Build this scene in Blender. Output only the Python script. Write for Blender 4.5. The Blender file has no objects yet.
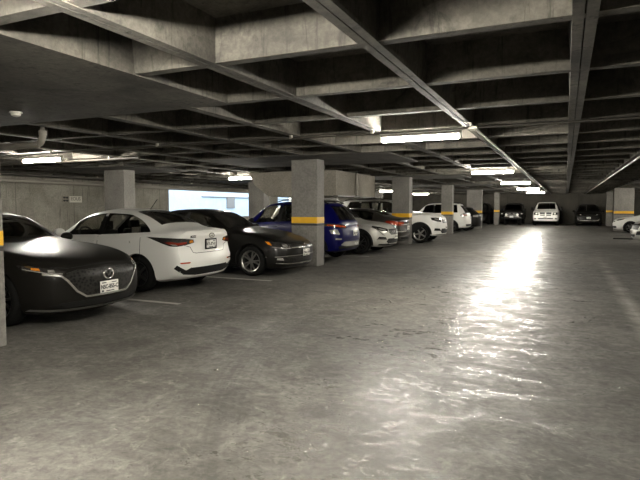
import bpy, bmesh, math, random
from mathutils import Vector, Matrix
from mathutils.bvhtree import BVHTree
random.seed(7)
S = bpy.context.scene
COL = S.collection
PI = math.pi

# ------------------------------------------------------------------ materials
def new_mat(name):
    m = bpy.data.materials.new(name); m.use_nodes = True
    nt = m.node_tree
    return m, nt, nt.nodes['Principled BSDF'], nt.nodes['Material Output']

def node(nt, kind, **kw):
    n = nt.nodes.new(kind)
    for k, v in kw.items():
        if k.startswith('_'): setattr(n, k[1:], v)
        else: n.inputs[k].default_value = v
    return n

def noise(nt, vec, scale, detail=4.0, rough=0.55, dist=0.0):
    n = node(nt, 'ShaderNodeTexNoise', Scale=scale, Detail=detail, Roughness=rough, Distortion=dist)
    if vec is not None: nt.links.new(vec, n.inputs['Vector'])
    return n.outputs['Fac']

def ramp(nt, fac, stops):
    r = nt.nodes.new('ShaderNodeValToRGB'); e = r.color_ramp.elements
    while len(e) < len(stops): e.new(0.5)
    for el, (p, c) in zip(e, stops):
        el.position = p
        el.color = (c, c, c, 1) if isinstance(c, (int, float)) else (*c, 1)
    nt.links.new(fac, r.inputs['Fac'])
    return r.outputs['Color']

def mixc(nt, fac, a, b, mode='MIX'):
    n = nt.nodes.new('ShaderNodeMix'); n.data_type = 'RGBA'; n.blend_type = mode
    for sock, v in ((n.inputs[0], fac), (n.inputs[6], a), (n.inputs[7], b)):
        if hasattr(v, 'is_output') or isinstance(v, bpy.types.NodeSocket): nt.links.new(v, sock)
        elif isinstance(v, tuple): sock.default_value = (*v, 1)
        else: sock.default_value = v
    return n.outputs[2]

def math_n(nt, op, a, b=None, c=None):
    n = nt.nodes.new('ShaderNodeMath'); n.operation = op
    for i, v in enumerate((a, b, c)):
        if v is None: continue
        if isinstance(v, bpy.types.NodeSocket): nt.links.new(v, n.inputs[i])
        else: n.inputs[i].default_value = v
    return n.outputs[0]

def coords(nt, scale=(1, 1, 1), rot=(0, 0, 0), out='Object'):
    tc = nt.nodes.new('ShaderNodeTexCoord')
    mp = nt.nodes.new('ShaderNodeMapping')
    mp.inputs['Scale'].default_value = scale; mp.inputs['Rotation'].default_value = rot
    nt.links.new(tc.outputs[out], mp.inputs['Vector'])
    return mp.outputs['Vector']

def geo_pos(nt):
    return nt.nodes.new('ShaderNodeNewGeometry').outputs['Position']

def bump(nt, bsdf, height, strength, dist=0.01):
    b = nt.nodes.new('ShaderNodeBump'); b.inputs['Strength'].default_value = strength
    b.inputs['Distance'].default_value = dist
    nt.links.new(height, b.inputs['Height']); nt.links.new(b.outputs['Normal'], bsdf.inputs['Normal'])

def plain(name, col, rough=0.5, metal=0.0, coat=0.0, var=0.12, scale=30, spec=None):
    m, nt, b, o = new_mat(name)
    f = noise(nt, coords(nt), scale)
    c = mixc(nt, f, tuple(x * (1 - var) for x in col), tuple(min(1, x * (1 + var)) for x in col))
    nt.links.new(c, b.inputs['Base Color'])
    b.inputs['Roughness'].default_value = rough; b.inputs['Metallic'].default_value = metal
    b.inputs['Coat Weight'].default_value = coat; b.inputs['Coat Roughness'].default_value = 0.05
    if spec is not None: b.inputs['Specular IOR Level'].default_value = spec
    return m

def concrete(name, lo, hi, rough=0.85, streak=0.0, joints=None, stain=0.5):
    m, nt, b, o = new_mat(name)
    v = geo_pos(nt)
    a = noise(nt, v, 1.1, 6, 0.62, 0.4)
    c = mixc(nt, ramp(nt, a, [(0.32, 0), (0.68, 1)]), lo, hi)
    fine = noise(nt, v, 22, 5, 0.7)
    c = mixc(nt, 0.55, c, ramp(nt, fine, [(0.3, 0.25), (0.7, 0.8)]), 'OVERLAY')
    if stain:
        st = ramp(nt, noise(nt, v, 2.6, 8, 0.7, 1.2), [(0.55, 0), (0.70, 1)])
        k = math_n(nt, 'MULTIPLY', st, stain)
        c = mixc(nt, k, c, tuple(x * 0.35 for x in lo))
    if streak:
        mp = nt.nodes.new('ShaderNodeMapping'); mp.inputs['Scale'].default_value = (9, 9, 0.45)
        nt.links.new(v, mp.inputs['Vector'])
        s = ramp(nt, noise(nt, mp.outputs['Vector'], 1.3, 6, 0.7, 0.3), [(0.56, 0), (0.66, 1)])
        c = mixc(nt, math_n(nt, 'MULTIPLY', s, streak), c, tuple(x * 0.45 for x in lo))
    if joints:
        sep = nt.nodes.new('ShaderNodeSeparateXYZ'); nt.links.new(v, sep.inputs[0])
        t = math_n(nt, 'ADD', sep.outputs[0], sep.outputs[1])
        fr = math_n(nt, 'FRACT', math_n(nt, 'DIVIDE', t, joints))
        j = math_n(nt, 'LESS_THAN', fr, 0.03 / joints)
        c = mixc(nt, math_n(nt, 'MULTIPLY', j, 0.6), c, tuple(x * 0.4 for x in lo))
    nt.links.new(c, b.inputs['Base Color'])
    b.inputs['Roughness'].default_value = rough
    bump(nt, b, noise(nt, v, 40, 6, 0.7), 0.25, 0.006)
    return m

M = {}
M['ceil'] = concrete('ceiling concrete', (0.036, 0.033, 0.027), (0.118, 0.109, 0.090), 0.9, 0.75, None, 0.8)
M['pillar'] = concrete('pillar concrete', (0.115, 0.109, 0.098), (0.175, 0.167, 0.149), 0.8, 0.2, None, 0.2)
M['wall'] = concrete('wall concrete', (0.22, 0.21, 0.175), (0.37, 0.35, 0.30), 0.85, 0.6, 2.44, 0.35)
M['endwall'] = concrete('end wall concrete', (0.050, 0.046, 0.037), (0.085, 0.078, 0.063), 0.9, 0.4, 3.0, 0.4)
M['box'] = concrete('bulkhead concrete', (0.22, 0.20, 0.165), (0.30, 0.275, 0.23), 0.85, 0.1, None, 0.15)
M['outside'] = concrete('outside render', (0.66, 0.80, 0.86), (0.74, 0.87, 0.92), 0.9, 0.15, None, 0.12)
M['yellow'] = plain('yellow band paint', (0.62, 0.34, 0.005), 0.55, var=0.2, scale=9)
M['blackband'] = plain('black band paint', (0.012, 0.010, 0.007), 0.6)
M['line'] = plain('worn white line paint', (0.36, 0.35, 0.32), 0.6, var=0.45, scale=8)
M['pvc'] = plain('grey pipe', (0.30, 0.28, 0.24), 0.5)
M['galv'] = plain('galvanised conduit', (0.38, 0.36, 0.31), 0.35, 0.6)
M['darkpipe'] = plain('dark pipe', (0.05, 0.045, 0.036), 0.5)
M['housing'] = plain('lamp housing enamel', (0.55, 0.54, 0.50), 0.4)
M['whiteplastic'] = plain('white plastic', (0.62, 0.60, 0.54), 0.45)
M['signblack'] = plain('sign black', (0.018, 0.018, 0.018), 0.5)
M['signwhite'] = plain('sign white', (0.68, 0.66, 0.58), 0.5)
M['tyre'] = plain('tyre rubber', (0.007, 0.007, 0.0065), 0.8, spec=0.12)
M['rim'] = plain('alloy rim', (0.30, 0.295, 0.27), 0.35, 0.8)
M['rimdark'] = plain('dark alloy rim', (0.06, 0.06, 0.055), 0.35, 0.8)
M['hub'] = plain('brake hub', (0.01, 0.01, 0.01), 0.7, spec=0.1)
M['trim'] = plain('black plastic trim', (0.009, 0.009, 0.0085), 0.6, spec=0.15)
M['seam'] = plain('panel gap', (0.004, 0.004, 0.004), 0.8)
M['chrome'] = plain('chrome', (0.85, 0.84, 0.80), 0.24, 1.0)
M['plate'] = plain('number plate', (0.66, 0.65, 0.60), 0.4)
M['platetext'] = plain('number plate print', (0.02, 0.02, 0.02), 0.5)
M['lens'] = plain('headlamp lens', (0.42, 0.41, 0.38), 0.08, 0.5, 1.0)
M['lensdark'] = plain('smoked lamp lens', (0.035, 0.033, 0.03), 0.06, 0.2, 1.0)
M['amber'] = plain('amber lens', (0.60, 0.20, 0.01), 0.15, coat=1.0)
M['red'] = plain('red lens', (0.22, 0.018, 0.006), 0.15, coat=1.0)
M['redbright'] = plain('bright red lens', (0.40, 0.05, 0.012), 0.15, coat=1.0)
M['seat'] = plain('seat cloth', (0.012, 0.011, 0.010), 0.9)
M['dash'] = plain('dashboard', (0.014, 0.013, 0.012), 0.7)
M['cloth'] = plain('pale seat label', (0.40, 0.38, 0.34), 0.8)

def paint(name, col, metal=0.5, rough=0.32):
    m = plain(name, col, rough, metal, 0.22, 0.04, 200, 0.28)
    return m
M['p_grey'] = plain('graphite paint', (0.011, 0.0102, 0.0088), 0.42, 0.1, 0.10, 0.04, 200, 0.07)
M['p_white'] = paint('white paint', (0.72, 0.71, 0.67), 0.0, 0.35)
M['p_black'] = paint('black paint', (0.007, 0.0066, 0.0056), 0.2, 0.35)
M['p_blue'] = plain('blue paint', (0.0008, 0.0010, 0.050), 0.35, 0.0, 0.15, 0.04, 200, 0.16)
M['p_silver'] = paint('silver white paint', (0.50, 0.49, 0.45), 0.35, 0.33)
M['p_brown'] = paint('dark brown grey paint', (0.030, 0.027, 0.023), 0.3, 0.33)
M['p_dark'] = plain('dark paint', (0.008, 0.0075, 0.0065), 0.4, 0.0, 0.05, 0.04, 200, 0.1)

def glass_mat(name, tint):
    m, nt, b, o = new_mat(name)
    nt.nodes.remove(b)
    fr = node(nt, 'ShaderNodeFresnel', IOR=1.5)
    n = noise(nt, coords(nt), 3.0)
    tr = nt.nodes.new('ShaderNodeBsdfTransparent')
    c = mixc(nt, n, tuple(t * 0.95 for t in tint), tint); nt.links.new(c, tr.inputs['Color'])
    gl = nt.nodes.new('ShaderNodeBsdfGlossy'); gl.inputs['Roughness'].default_value = 0.03
    mx = nt.nodes.new('ShaderNodeMixShader')
    nt.links.new(fr.outputs[0], mx.inputs[0]); nt.links.new(tr.outputs[0], mx.inputs[1]); nt.links.new(gl.outputs[0], mx.inputs[2])
    nt.links.new(mx.outputs[0], o.inputs['Surface'])
    return m
M['glass'] = glass_mat('car window glass', (0.74, 0.74, 0.70))
M['glassdark'] = glass_mat('tinted car glass', (0.10, 0.10, 0.09))

def grille_mat():
    m, nt, b, o = new_mat('grille mesh')
    v = coords(nt, (26, 26, 30))
    ch = nt.nodes.new('ShaderNodeTexVoronoi'); ch.inputs['Scale'].default_value = 1.0
    nt.links.new(v, ch.inputs['Vector'])
    c = ramp(nt, ch.outputs['Distance'], [(0.2, (0.002, 0.002, 0.002)), (0.6, (0.020, 0.019, 0.017))])
    nt.links.new(c, b.inputs['Base Color']); b.inputs['Roughness'].default_value = 0.4; b.inputs['Specular IOR Level'].default_value = 0.15
    return m
M['grille'] = grille_mat()

def tube_mat(strength):
    m, nt, b, o = new_mat('fluorescent tube')
    n = noise(nt, coords(nt), 5)
    c = mixc(nt, n, (1.0, 0.940, 0.825), (1.0, 0.950, 0.84))
    nt.links.new(c, b.inputs['Emission Color'])
    b.inputs['Emission Strength'].default_value = strength
    b.inputs['Base Color'].default_value = (0.9, 0.9, 0.86, 1)
    return m
TUBE = 650.0
M['tube'] = tube_mat(TUBE)
M['brighttube'] = tube_mat(TUBE * 1.5)  # stronger emission for the nearest aisle lamp, to brighten the floor below

def floor_mat():
    m, nt, b, o = new_mat('polished floor concrete')
    v = geo_pos(nt)
    big = noise(nt, v, 0.28, 5, 0.6, 0.6)
    mid = noise(nt, v, 1.6, 8, 0.68, 0.8)
    fine = noise(nt, v, 14, 8, 0.75, 0.3)
    c = mixc(nt, ramp(nt, big, [(0.35, 0), (0.65, 1)]), (0.045, 0.0425, 0.037), (0.082, 0.078, 0.069))
    c = mixc(nt, ramp(nt, mid, [(0.40, 0), (0.62, 0.8)]), c, (0.120, 0.114, 0.102))
    c = mixc(nt, 0.8, c, ramp(nt, fine, [(0.30, 0.18), (0.70, 0.84)]), 'OVERLAY')
    # scuffed pale flecks
    fl = ramp(nt, noise(nt, v, 4.0, 12, 0.82, 1.5), [(0.54, 0), (0.64, 1)])
    c = mixc(nt, math_n(nt, 'MULTIPLY', fl, 0.45), c, (0.29, 0.275, 0.245))
    # curved tyre marks swept out of the bays
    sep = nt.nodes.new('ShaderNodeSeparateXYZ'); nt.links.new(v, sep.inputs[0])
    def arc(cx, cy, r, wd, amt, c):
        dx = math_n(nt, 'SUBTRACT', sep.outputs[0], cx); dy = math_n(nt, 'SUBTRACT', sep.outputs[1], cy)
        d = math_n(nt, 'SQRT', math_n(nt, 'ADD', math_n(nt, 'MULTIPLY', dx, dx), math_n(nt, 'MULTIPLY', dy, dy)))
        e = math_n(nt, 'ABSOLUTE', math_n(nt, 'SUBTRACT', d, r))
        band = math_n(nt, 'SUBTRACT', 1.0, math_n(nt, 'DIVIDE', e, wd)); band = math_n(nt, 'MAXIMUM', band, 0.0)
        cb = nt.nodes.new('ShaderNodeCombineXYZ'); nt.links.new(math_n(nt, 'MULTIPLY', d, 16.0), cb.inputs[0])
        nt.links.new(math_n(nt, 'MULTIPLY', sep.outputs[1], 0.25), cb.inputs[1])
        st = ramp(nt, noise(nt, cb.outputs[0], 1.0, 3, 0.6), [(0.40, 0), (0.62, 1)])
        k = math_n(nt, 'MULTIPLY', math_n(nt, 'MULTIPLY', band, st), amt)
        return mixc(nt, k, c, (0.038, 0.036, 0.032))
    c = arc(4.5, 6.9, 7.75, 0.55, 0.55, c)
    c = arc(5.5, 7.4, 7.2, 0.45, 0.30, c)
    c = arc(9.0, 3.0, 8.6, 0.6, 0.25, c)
    # worn pale lane stripe to the right of the aisle
    sx = math_n(nt, 'ABSOLUTE', math_n(nt, 'SUBTRACT', sep.outputs[0], 0.93))
    stripe = math_n(nt, 'MULTIPLY', math_n(nt, 'MAXIMUM', math_n(nt, 'SUBTRACT', 1.0, math_n(nt, 'DIVIDE', sx, 0.17)), 0.0), ramp(nt, math_n(nt, 'SUBTRACT', noise(nt, v, 1.2, 8, 0.7), math_n(nt, 'MULTIPLY', math_n(nt, 'MAXIMUM', math_n(nt, 'SUBTRACT', sep.outputs[1], 12.0), 0.0), 0.03)), [(0.34, 0), (0.56, 0.9)]))
    c = mixc(nt, stripe, c, (0.30, 0.29, 0.26))
    nt.links.new(c, b.inputs['Base Color'])
    # traffic has polished the lane: patchy gloss, strongest down the aisle, scuffed matt elsewhere
    mp = nt.nodes.new('ShaderNodeMapping'); mp.inputs['Scale'].default_value = (1.0, 1.7, 1); mp.inputs['Rotation'].default_value = (0, 0, 0.35)
    nt.links.new(v, mp.inputs['Vector'])
    patch = noise(nt, mp.outputs['Vector'], 1.9, 14, 0.80, 1.0)
    grit = noise(nt, mp.outputs['Vector'], 9.0, 14, 0.85, 0.8)
    lane = math_n(nt, 'SUBTRACT', 1.0, math_n(nt, 'DIVIDE', math_n(nt, 'ABSOLUTE', math_n(nt, 'ADD', sep.outputs[0], 1.2)), 3.0))
    lane = math_n(nt, 'MAXIMUM', lane, 0.0)
    worn = ramp(nt, math_n(nt, 'ADD', math_n(nt, 'ADD', math_n(nt, 'MULTIPLY', patch, 0.6), math_n(nt, 'MULTIPLY', grit, 0.4)), math_n(nt, 'MULTIPLY', lane, 0.07)), [(0.50, 0), (0.62, 1)])
    speck = ramp(nt, math_n(nt, 'ADD', math_n(nt, 'ADD', math_n(nt, 'MULTIPLY', patch, 0.5), math_n(nt, 'MULTIPLY', grit, 0.5)), math_n(nt, 'MULTIPLY', lane, 0.10)), [(0.575, 0), (0.645, 1)])
    rgh = math_n(nt, 'SUBTRACT', 0.62, math_n(nt, 'MULTIPLY', worn, 0.22))
    rgh = math_n(nt, 'SUBTRACT', rgh, math_n(nt, 'MULTIPLY', speck, 0.27))
    nt.links.new(rgh, b.inputs['Roughness'])
    b.inputs['Specular IOR Level'].default_value = 0.20
    h = math_n(nt, 'ADD', math_n(nt, 'MULTIPLY', patch, 0.5), math_n(nt, 'MULTIPLY', grit, 0.5))
    bump(nt, b, h, 0.55, 0.014)
    return m
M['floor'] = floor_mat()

# ------------------------------------------------------------------ mesh helpers
def link(name, me, parent=None, loc=None):
    o = bpy.data.objects.new(name, me); COL.objects.link(o)
    if parent: o.parent = parent
    if loc: o.location = loc
    return o

def finish(bm, name, mats, parent=None, smooth=None, loc=None, recalc=True):
    if recalc: bmesh.ops.recalc_face_normals(bm, faces=bm.faces)
    me = bpy.data.meshes.new(name); bm.to_mesh(me); bm.free()
    for m in (mats if isinstance(mats, (list, tuple)) else [mats]): me.materials.append(m)
    if smooth is not None:
        me.polygons.foreach_set('use_smooth', [True] * len(me.polygons))
        me.set_sharp_from_angle(angle=math.radians(smooth))
    return link(name, me, parent, loc)

def box(bm, x0, x1, y0, y1, z0, z1, bev=0.0):
    r = bmesh.ops.create_cube(bm, size=1)
    vs = r['verts']
    bmesh.ops.scale(bm, vec=(x1 - x0, y1 - y0, z1 - z0), verts=vs)
    bmesh.ops.translate(bm, vec=((x0 + x1) / 2, (y0 + y1) / 2, (z0 + z1) / 2), verts=vs)
    if bev:
        es = list({e for v in vs for e in v.link_edges})
        bmesh.ops.bevel(bm, geom=es, offset=bev, segments=2, profile=0.5, affect='EDGES')

def tube(bm, pts, r, seg=12, closed=False):
    pts = [Vector(p) for p in pts]; n = len(pts); rings = []
    up = Vector((0, 0, 1))
    for i, p in enumerate(pts):
        if closed: t = (pts[(i + 1) % n] - pts[i - 1])
        else: t = pts[min(i + 1, n - 1)] - pts[max(i - 1, 0)]
        t.normalize()
        a = t.cross(up)
        if a.length < 1e-3: a = t.cross(Vector((1, 0, 0)))
        a.normalize(); b = t.cross(a)
        rings.append([bm.verts.new(p + r * (math.cos(2 * PI * k / seg) * a + math.sin(2 * PI * k / seg) * b)) for k in range(seg)])
    for i in range(n if closed else n - 1):
        A, B = rings[i], rings[(i + 1) % n]
        for k in range(seg):
            bm.faces.new((A[k], A[(k + 1) % seg], B[(k + 1) % seg], B[k]))
    if not closed:
        bm.faces.new(rings[0]); bm.faces.new(rings[-1][::-1])

def lathe(bm, prof, seg=32, axis='y'):
    rings = []
    for (r, h) in prof:
        ring = []
        for k in range(seg):
            a = 2 * PI * k / seg
            p = (r * math.cos(a), h, r * math.sin(a)) if axis == 'y' else (r * math.cos(a), r * math.sin(a), h)
            ring.append(bm.verts.new(p))
        rings.append(ring)
    for A, B in zip(rings, rings[1:]):
        for k in range(seg): bm.faces.new((A[k], A[(k + 1) % seg], B[(k + 1) % seg], B[k]))
    return rings

def tag(o, label, cat, group=None, kind=None):
    o['label'] = label; o['category'] = cat
    if group: o['group'] = group
    if kind: o['kind'] = kind
    return o

def empty(name, loc, rz=0):
    o = bpy.data.objects.new(name, None); COL.objects.link(o)
    o.location = loc; o.rotation_euler = (0, 0, rz); o.empty_display_size = 0.2
    return o

def text_mesh(name, body, size, mat, parent, loc, rot, depth=0.0015, stretch=1.0):
    cu = bpy.data.curves.new(name, 'FONT'); cu.body = body; cu.size = size; cu.extrude = depth
    cu.offset = size * .03; cu.align_x = 'CENTER'; cu.align_y = 'CENTER'
    tmp = bpy.data.objects.new(name, cu); COL.objects.link(tmp)
    dg = bpy.context.evaluated_depsgraph_get()
    me = bpy.data.meshes.new_from_object(tmp.evaluated_get(dg))
    bpy.data.objects.remove(tmp); me.materials.clear(); me.materials.append(mat); me.name = name
    o = link(name, me, parent, loc); o.rotation_euler = rot; o.scale = (stretch, 1, 1)
    return o

# ------------------------------------------------------------------ camera
cam = bpy.data.cameras.new('camera'); co = bpy.data.objects.new('camera', cam); COL.objects.link(co)
cam.sensor_width = 36; cam.lens = 535.5 / 640 * 36
PITCH = math.atan(33 / 535.5); YAW = math.atan(246 / math.hypot(535.5, 33))
co.location = (0, 0, 1.5); co.rotation_euler = (PI / 2 - PITCH, 0, YAW)
S.camera = co
cam.clip_start = 0.05; cam.clip_end = 300

# ------------------------------------------------------------------ the setting
SOF, SLAB = 2.70, 3.06
X0, X1, Y0, Y1 = -17.5, 8.6, -7.0, 53.0
def struct(o): o['kind'] = 'structure'; return o

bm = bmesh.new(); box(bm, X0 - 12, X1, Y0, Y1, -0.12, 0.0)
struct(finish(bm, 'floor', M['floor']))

bm = bmesh.new()
box(bm, X0, X1, Y0, Y1, SLAB, SLAB + 0.15)
def rib(along, c, a0, a1, wb, wt, groove=True, lift=0.0):
    halves = [(-1, 0.005), (1, 0.005)] if groove else [(0, 0)]
    for sgn, g in halves:
        if sgn < 0: pts = [(-wb / 2, SOF), (-g, SOF), (-g, SLAB + .02), (-wt / 2, SLAB + .02)]
        elif sgn > 0: pts = [(g, SOF), (wb / 2, SOF), (wt / 2, SLAB + .02), (g, SLAB + .02)]
        else: pts = [(-wb / 2, SOF + lift), (wb / 2, SOF + lift), (wt / 2, SLAB + .02), (-wt / 2, SLAB + .02)]
        f = []
        for a in (a0, a1):
            f.append([bm.verts.new((c + p, a, z) if along == 'y' else (a, c + p, z)) for p, z in pts])
        for i in range(4): bm.faces.new((f[0][i], f[0][(i + 1) % 4], f[1][(i + 1) % 4], f[1][i]))
        bm.faces.new(f[0]); bm.faces.new(f[1][::-1])
k = -6
xs = []
while 0.08 - 1.43 * k > X0 + 0.3:
    x = 0.08 - 1.43 * k
    if x < X1 - 0.2: xs.append(x)
    k += 1
for x in xs: rib('y', x, Y0, Y1, 0.15, 0.21)
k = -7
while 3.85 + 1.48 * k < Y1 - 0.2:
    y = 3.85 + 1.48 * k
    if y > Y0 + 0.2: rib('x', y, X0, X1, 0.11, 0.18, False, 0.006)
    k += 1
PILY = [3.85 + 8.8 * k for k in range(6)]            # far corner of every pillar of a row
for fy in PILY + [3.85 - 8.8]:                        # solid slab heads round the pillars
    box(bm, -8.75, -3.59, fy - 2.95 + 1.47, fy + 1.42, SOF - .004, SLAB + .03)
    box(bm, -15.3, -11.7, fy - .8, fy + 2.15, SOF - .004, SLAB + .03)
    box(bm, 2.9, 6.4, fy - 1.5, fy + 1.42, SOF - .004, SLAB + .03)
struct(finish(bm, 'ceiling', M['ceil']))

# left wall with the long opening to daylight
OY0, OY1, OZ0, OZ1 = 20.6, 29.2, 0.95, 2.36
PY0, PY1, PZ0, PZ1 = 31.4, 33.8, 0.95, 2.15
bm = bmesh.new()
T = 0.25
box(bm, X0 - T, X0, Y0, OY0, 0, SLAB + .15); box(bm, X0 - T, X0, OY1, PY0, 0, SLAB + .15); box(bm, X0 - T, X0, PY1, Y1, 0, SLAB + .15); box(bm, X0 - T, X0, PY0, PY1, 0, PZ0); box(bm, X0 - T, X0, PY0, PY1, PZ1, SLAB + .15)
box(bm, X0 - T, X0, OY0, OY1, 0, OZ0); box(bm, X0 - T, X0, OY0, OY1, OZ1, SLAB + .15)
struct(finish(bm, 'wall_left', M['wall']))
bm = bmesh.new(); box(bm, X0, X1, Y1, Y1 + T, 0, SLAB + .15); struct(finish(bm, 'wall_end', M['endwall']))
bm = bmesh.new(); box(bm, X1, X1 + T, Y0, Y1, 0, SLAB + .15); struct(finish(bm, 'wall_right', M['wall']))
bm = bmesh.new(); box(bm, X0, X1, Y0 - T, Y0, 0, SLAB + .15); struct(finish(bm, 'wall_back', M['wall']))

# ------------------------------------------------------------------ what stands outside the opening
b0 = empty('neighbouring_building', (-26.0, 27, 0))
bm = bmesh.new(); box(bm, -0.6, 0, -12, 22, 0, 5.5); finish(bm, 'wall', M['outside'], b0)
bm = bmesh.new(); box(bm, -0.02, 0.12, 7.4, 22, 2.30, 2.35, 0.01); finish(bm, 'ledge', M['box'], b0)
bm = bmesh.new(); box(bm, -0.02, 0.10, 10.8, 11.95, 1.4, 2.30, 0.02); finish(bm, 'shutter', M['pvc'], b0)
tag(b0, 'pale bright building with a thin ledge, seen through the wide wall opening', 'building')

# ------------------------------------------------------------------ pillars
def pillar(x0, x1, y0, y1, label, group, band=True):
    r = empty('concrete_pillar', ((x0 + x1) / 2, (y0 + y1) / 2, 0)); hx, hy = (x1 - x0) / 2, (y1 - y0) / 2
    bm = bmesh.new(); box(bm, -hx, hx, -hy, hy, 0, SOF, 0.012); finish(bm, 'shaft', M['pillar'], r)
    if band:
        e = 0.003
        bm = bmesh.new(); box(bm, -hx - e, hx + e, -hy - e, hy + e, 1.085, 1.25, 0.012); finish(bm, 'yellow_band', M['yellow'], r)
        bm = bmesh.new(); box(bm, -hx - e, hx + e, -hy - e, hy + e, 1.025, 1.083, 0.012); finish(bm, 'black_band', M['blackband'], r)
    tag(r, label, 'pillar', group); r['kind'] = 'thing'
    return r
PG = 'banded concrete pillars along the aisle'
lab = ['banded concrete pillar cut by the left edge of the picture, beside the graphite sedan',
       'wide banded concrete pillar between the black sedan and the blue SUV',
       'banded concrete pillar between the dark brown sedan and the white SUV hood',
       'slim banded concrete pillar in front of the tall white SUV with its tail outward',
       'broad banded concrete pillar standing before the dark van at the end wall',
       'thin distant banded pillar just beside the seven-slot off-roader']
for i, fy in enumerate(PILY):
    w = [0.72, 0.72, 0.72, 0.60, 1.02, 0.40][i]
    x1 = [-5.48, -5.68, -5.70, -5.68, -5.33, -5.05][i]
    if i == 0: fy = 3.80
    if i == 5: fy = 47.1
    pillar(x1 - w, x1, fy - 0.45, fy, lab[i], PG)
pillar(2.78, 3.86, 38.6, 39.05, 'broad banded concrete pillar behind the white hatchback, on the right', PG)
pillar(2.86, 3.3, 47.2, 47.65, 'distant banded pillar half hidden by the broad one on the right', PG)
lab2 = ['plain concrete pillar in the second row, hidden behind the left edge pillar',
        'plain concrete pillar of the second row rising behind the white sedan roof',
        'plain concrete pillar beside the bright opening, above the blue SUV windshield',
        'plain concrete pillar under the hanging concrete bulkhead',
        'plain concrete pillar deep in the left parking row', 'farthest plain concrete pillar of the second row']
for i, fy in enumerate(PILY):
    pillar(-13.80, -12.95, fy + 0.45, fy + .95, lab2[i], 'plain pillars of the second row', False)

# hanging bulkhead (concrete box under the slab)
r = empty('hanging_bulkhead', (-8.3, 17.8, 1.87))
bm = bmesh.new()
prof = [(-1.86, 0.83), (-1.60, 0.40), (-1.05, 0.0), (1.45, 0.0), (1.45, 0.83)]
f = [[bm.verts.new((x, y, z)) for x, z in prof] for y in (-1.7, 2.2)]
for i in range(5): bm.faces.new((f[0][i], f[0][(i + 1) % 5], f[1][(i + 1) % 5], f[1][i]))
bm.faces.new(f[0]); bm.faces.new(f[1][::-1]); finish(bm, 'box_body', M['box'], r)
bm = bmesh.new()
box(bm, 1.45, 1.49, -1.7, -0.05, 0.015, 0.825, .005); box(bm, 1.45, 1.49, 0.38, 2.2, 0.015, 0.825, .005)
finish(bm, 'front_panel', M['box'], r)
bm = bmesh.new(); tube(bm, [(1.51, 0.16, 0), (1.51, 0.16, 0.82)], 0.05); finish(bm, 'downpipe', M['pvc'], r, 40)
bm = bmesh.new(); box(bm, 1.40, 1.56, -1.72, 2.22, -0.03, 0.012); finish(bm, 'bottom_rail', M['darkpipe'], r)
tag(r, 'pale concrete bulkhead hung from the slab above the blue SUV and silver SUV', 'bulkhead')

# ------------------------------------------------------------------ lamps
lamp_meshes = None
def lamp(x, y, z, label, group, rz=0, tube_m='tube'):
    global lamp_meshes
    r = empty('fluorescent_lamp', (x, y, z), rz)
    if lamp_meshes is None:
        bm = bmesh.new(); box(bm, -0.64, 0.64, -0.055, 0.055, 0.035, 0.095, 0.008); a = finish(bm, 'housing', M['housing'], r)
        bm = bmesh.new(); tube(bm, [(-0.60, 0, 0), (0.60, 0, 0)], 0.036, 10); b = finish(bm, 'tube', M['tube'], r, 40)
        bm = bmesh.new(); box(bm, -0.02, 0.02, -0.03, 0.03, -0.035, 0.045, 0.006)
        c = finish(bm, 'tube_holder', M['housing'], r, loc=(-.62, 0, 0)); link('tube_holder', c.data, r, (.62, 0, 0))
        bm = bmesh.new(); tube(bm, [(0, 0, 0.09), (0, 0, 0.145)], 0.008, 6)
        d = finish(bm, 'hanger_rod', M['galv'], r, 40, loc=(-.5, 0, 0)); link('hanger_rod', d.data, r, (.5, 0, 0))
        lamp_meshes = [a.data, b.data, c.data, d.data]
    else:
        for n, me, xo in zip(('housing', 'tube', 'tube_holder', 'hanger_rod'), lamp_meshes, (0, 0, .62, .5)):
            for sg in ((-1, 1) if xo else (1,)): link(n, me, r, (sg * xo, 0, 0))
    for ch in r.children:
        if ch.name.split('.')[0] == 'tube': ch.material_slots[0].link = 'OBJECT'; ch.material_slots[0].material = M[tube_m]
    return tag(r, label, 'lamp', group)
LA = ['lit fluorescent lamp at the top left corner, nearest over the aisle',
      'large lit fluorescent lamp over the aisle, first one fully in view',
      'lit fluorescent lamp over the aisle, second one fully in view',
      'lit fluorescent lamp over the aisle, third one fully in view',
      'small lit fluorescent lamp over the aisle, fourth one fully in view',
      'smallest lit fluorescent lamp over the aisle, by the end wall']
AY = [1.63, 8.36, 17.45, 25.9, 34.8, 43.6]
for y, l in zip(AY, LA): lamp(-2.11, y, 2.575, l, 'lamps over the aisle', tube_m='brighttube' if y < 2 else 'tube')
LB = ['lit fluorescent lamp under the drain elbow above the graphite sedan',
      'lit fluorescent lamp beside the hanging bulkhead above the bright opening',
      'lit fluorescent lamp hidden behind the hanging bulkhead',
      'lit fluorescent lamp right beside the bulkhead, above the white SUV cabin',
      'farthest lit fluorescent lamp of the left parking row']
for y, l in zip([8.55, 16.95, 26.1, 34.9, 43.7], LB): lamp(-10.9, y, 2.56, l, 'lamps over the left parking row')
for y in (8.4, 26.0):  # unseen lamps added on the right for extra light
    lamp(6.4, y, 2.56, 'added fluorescent lamp over the right parking row, out of view', 'added unseen lamps over the right parking row')
lamp(6.4, 36.5, 2.56, 'added unseen fluorescent lamp over the right parking row, above the white hatchback', 'added unseen lamps over the right parking row')

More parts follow.
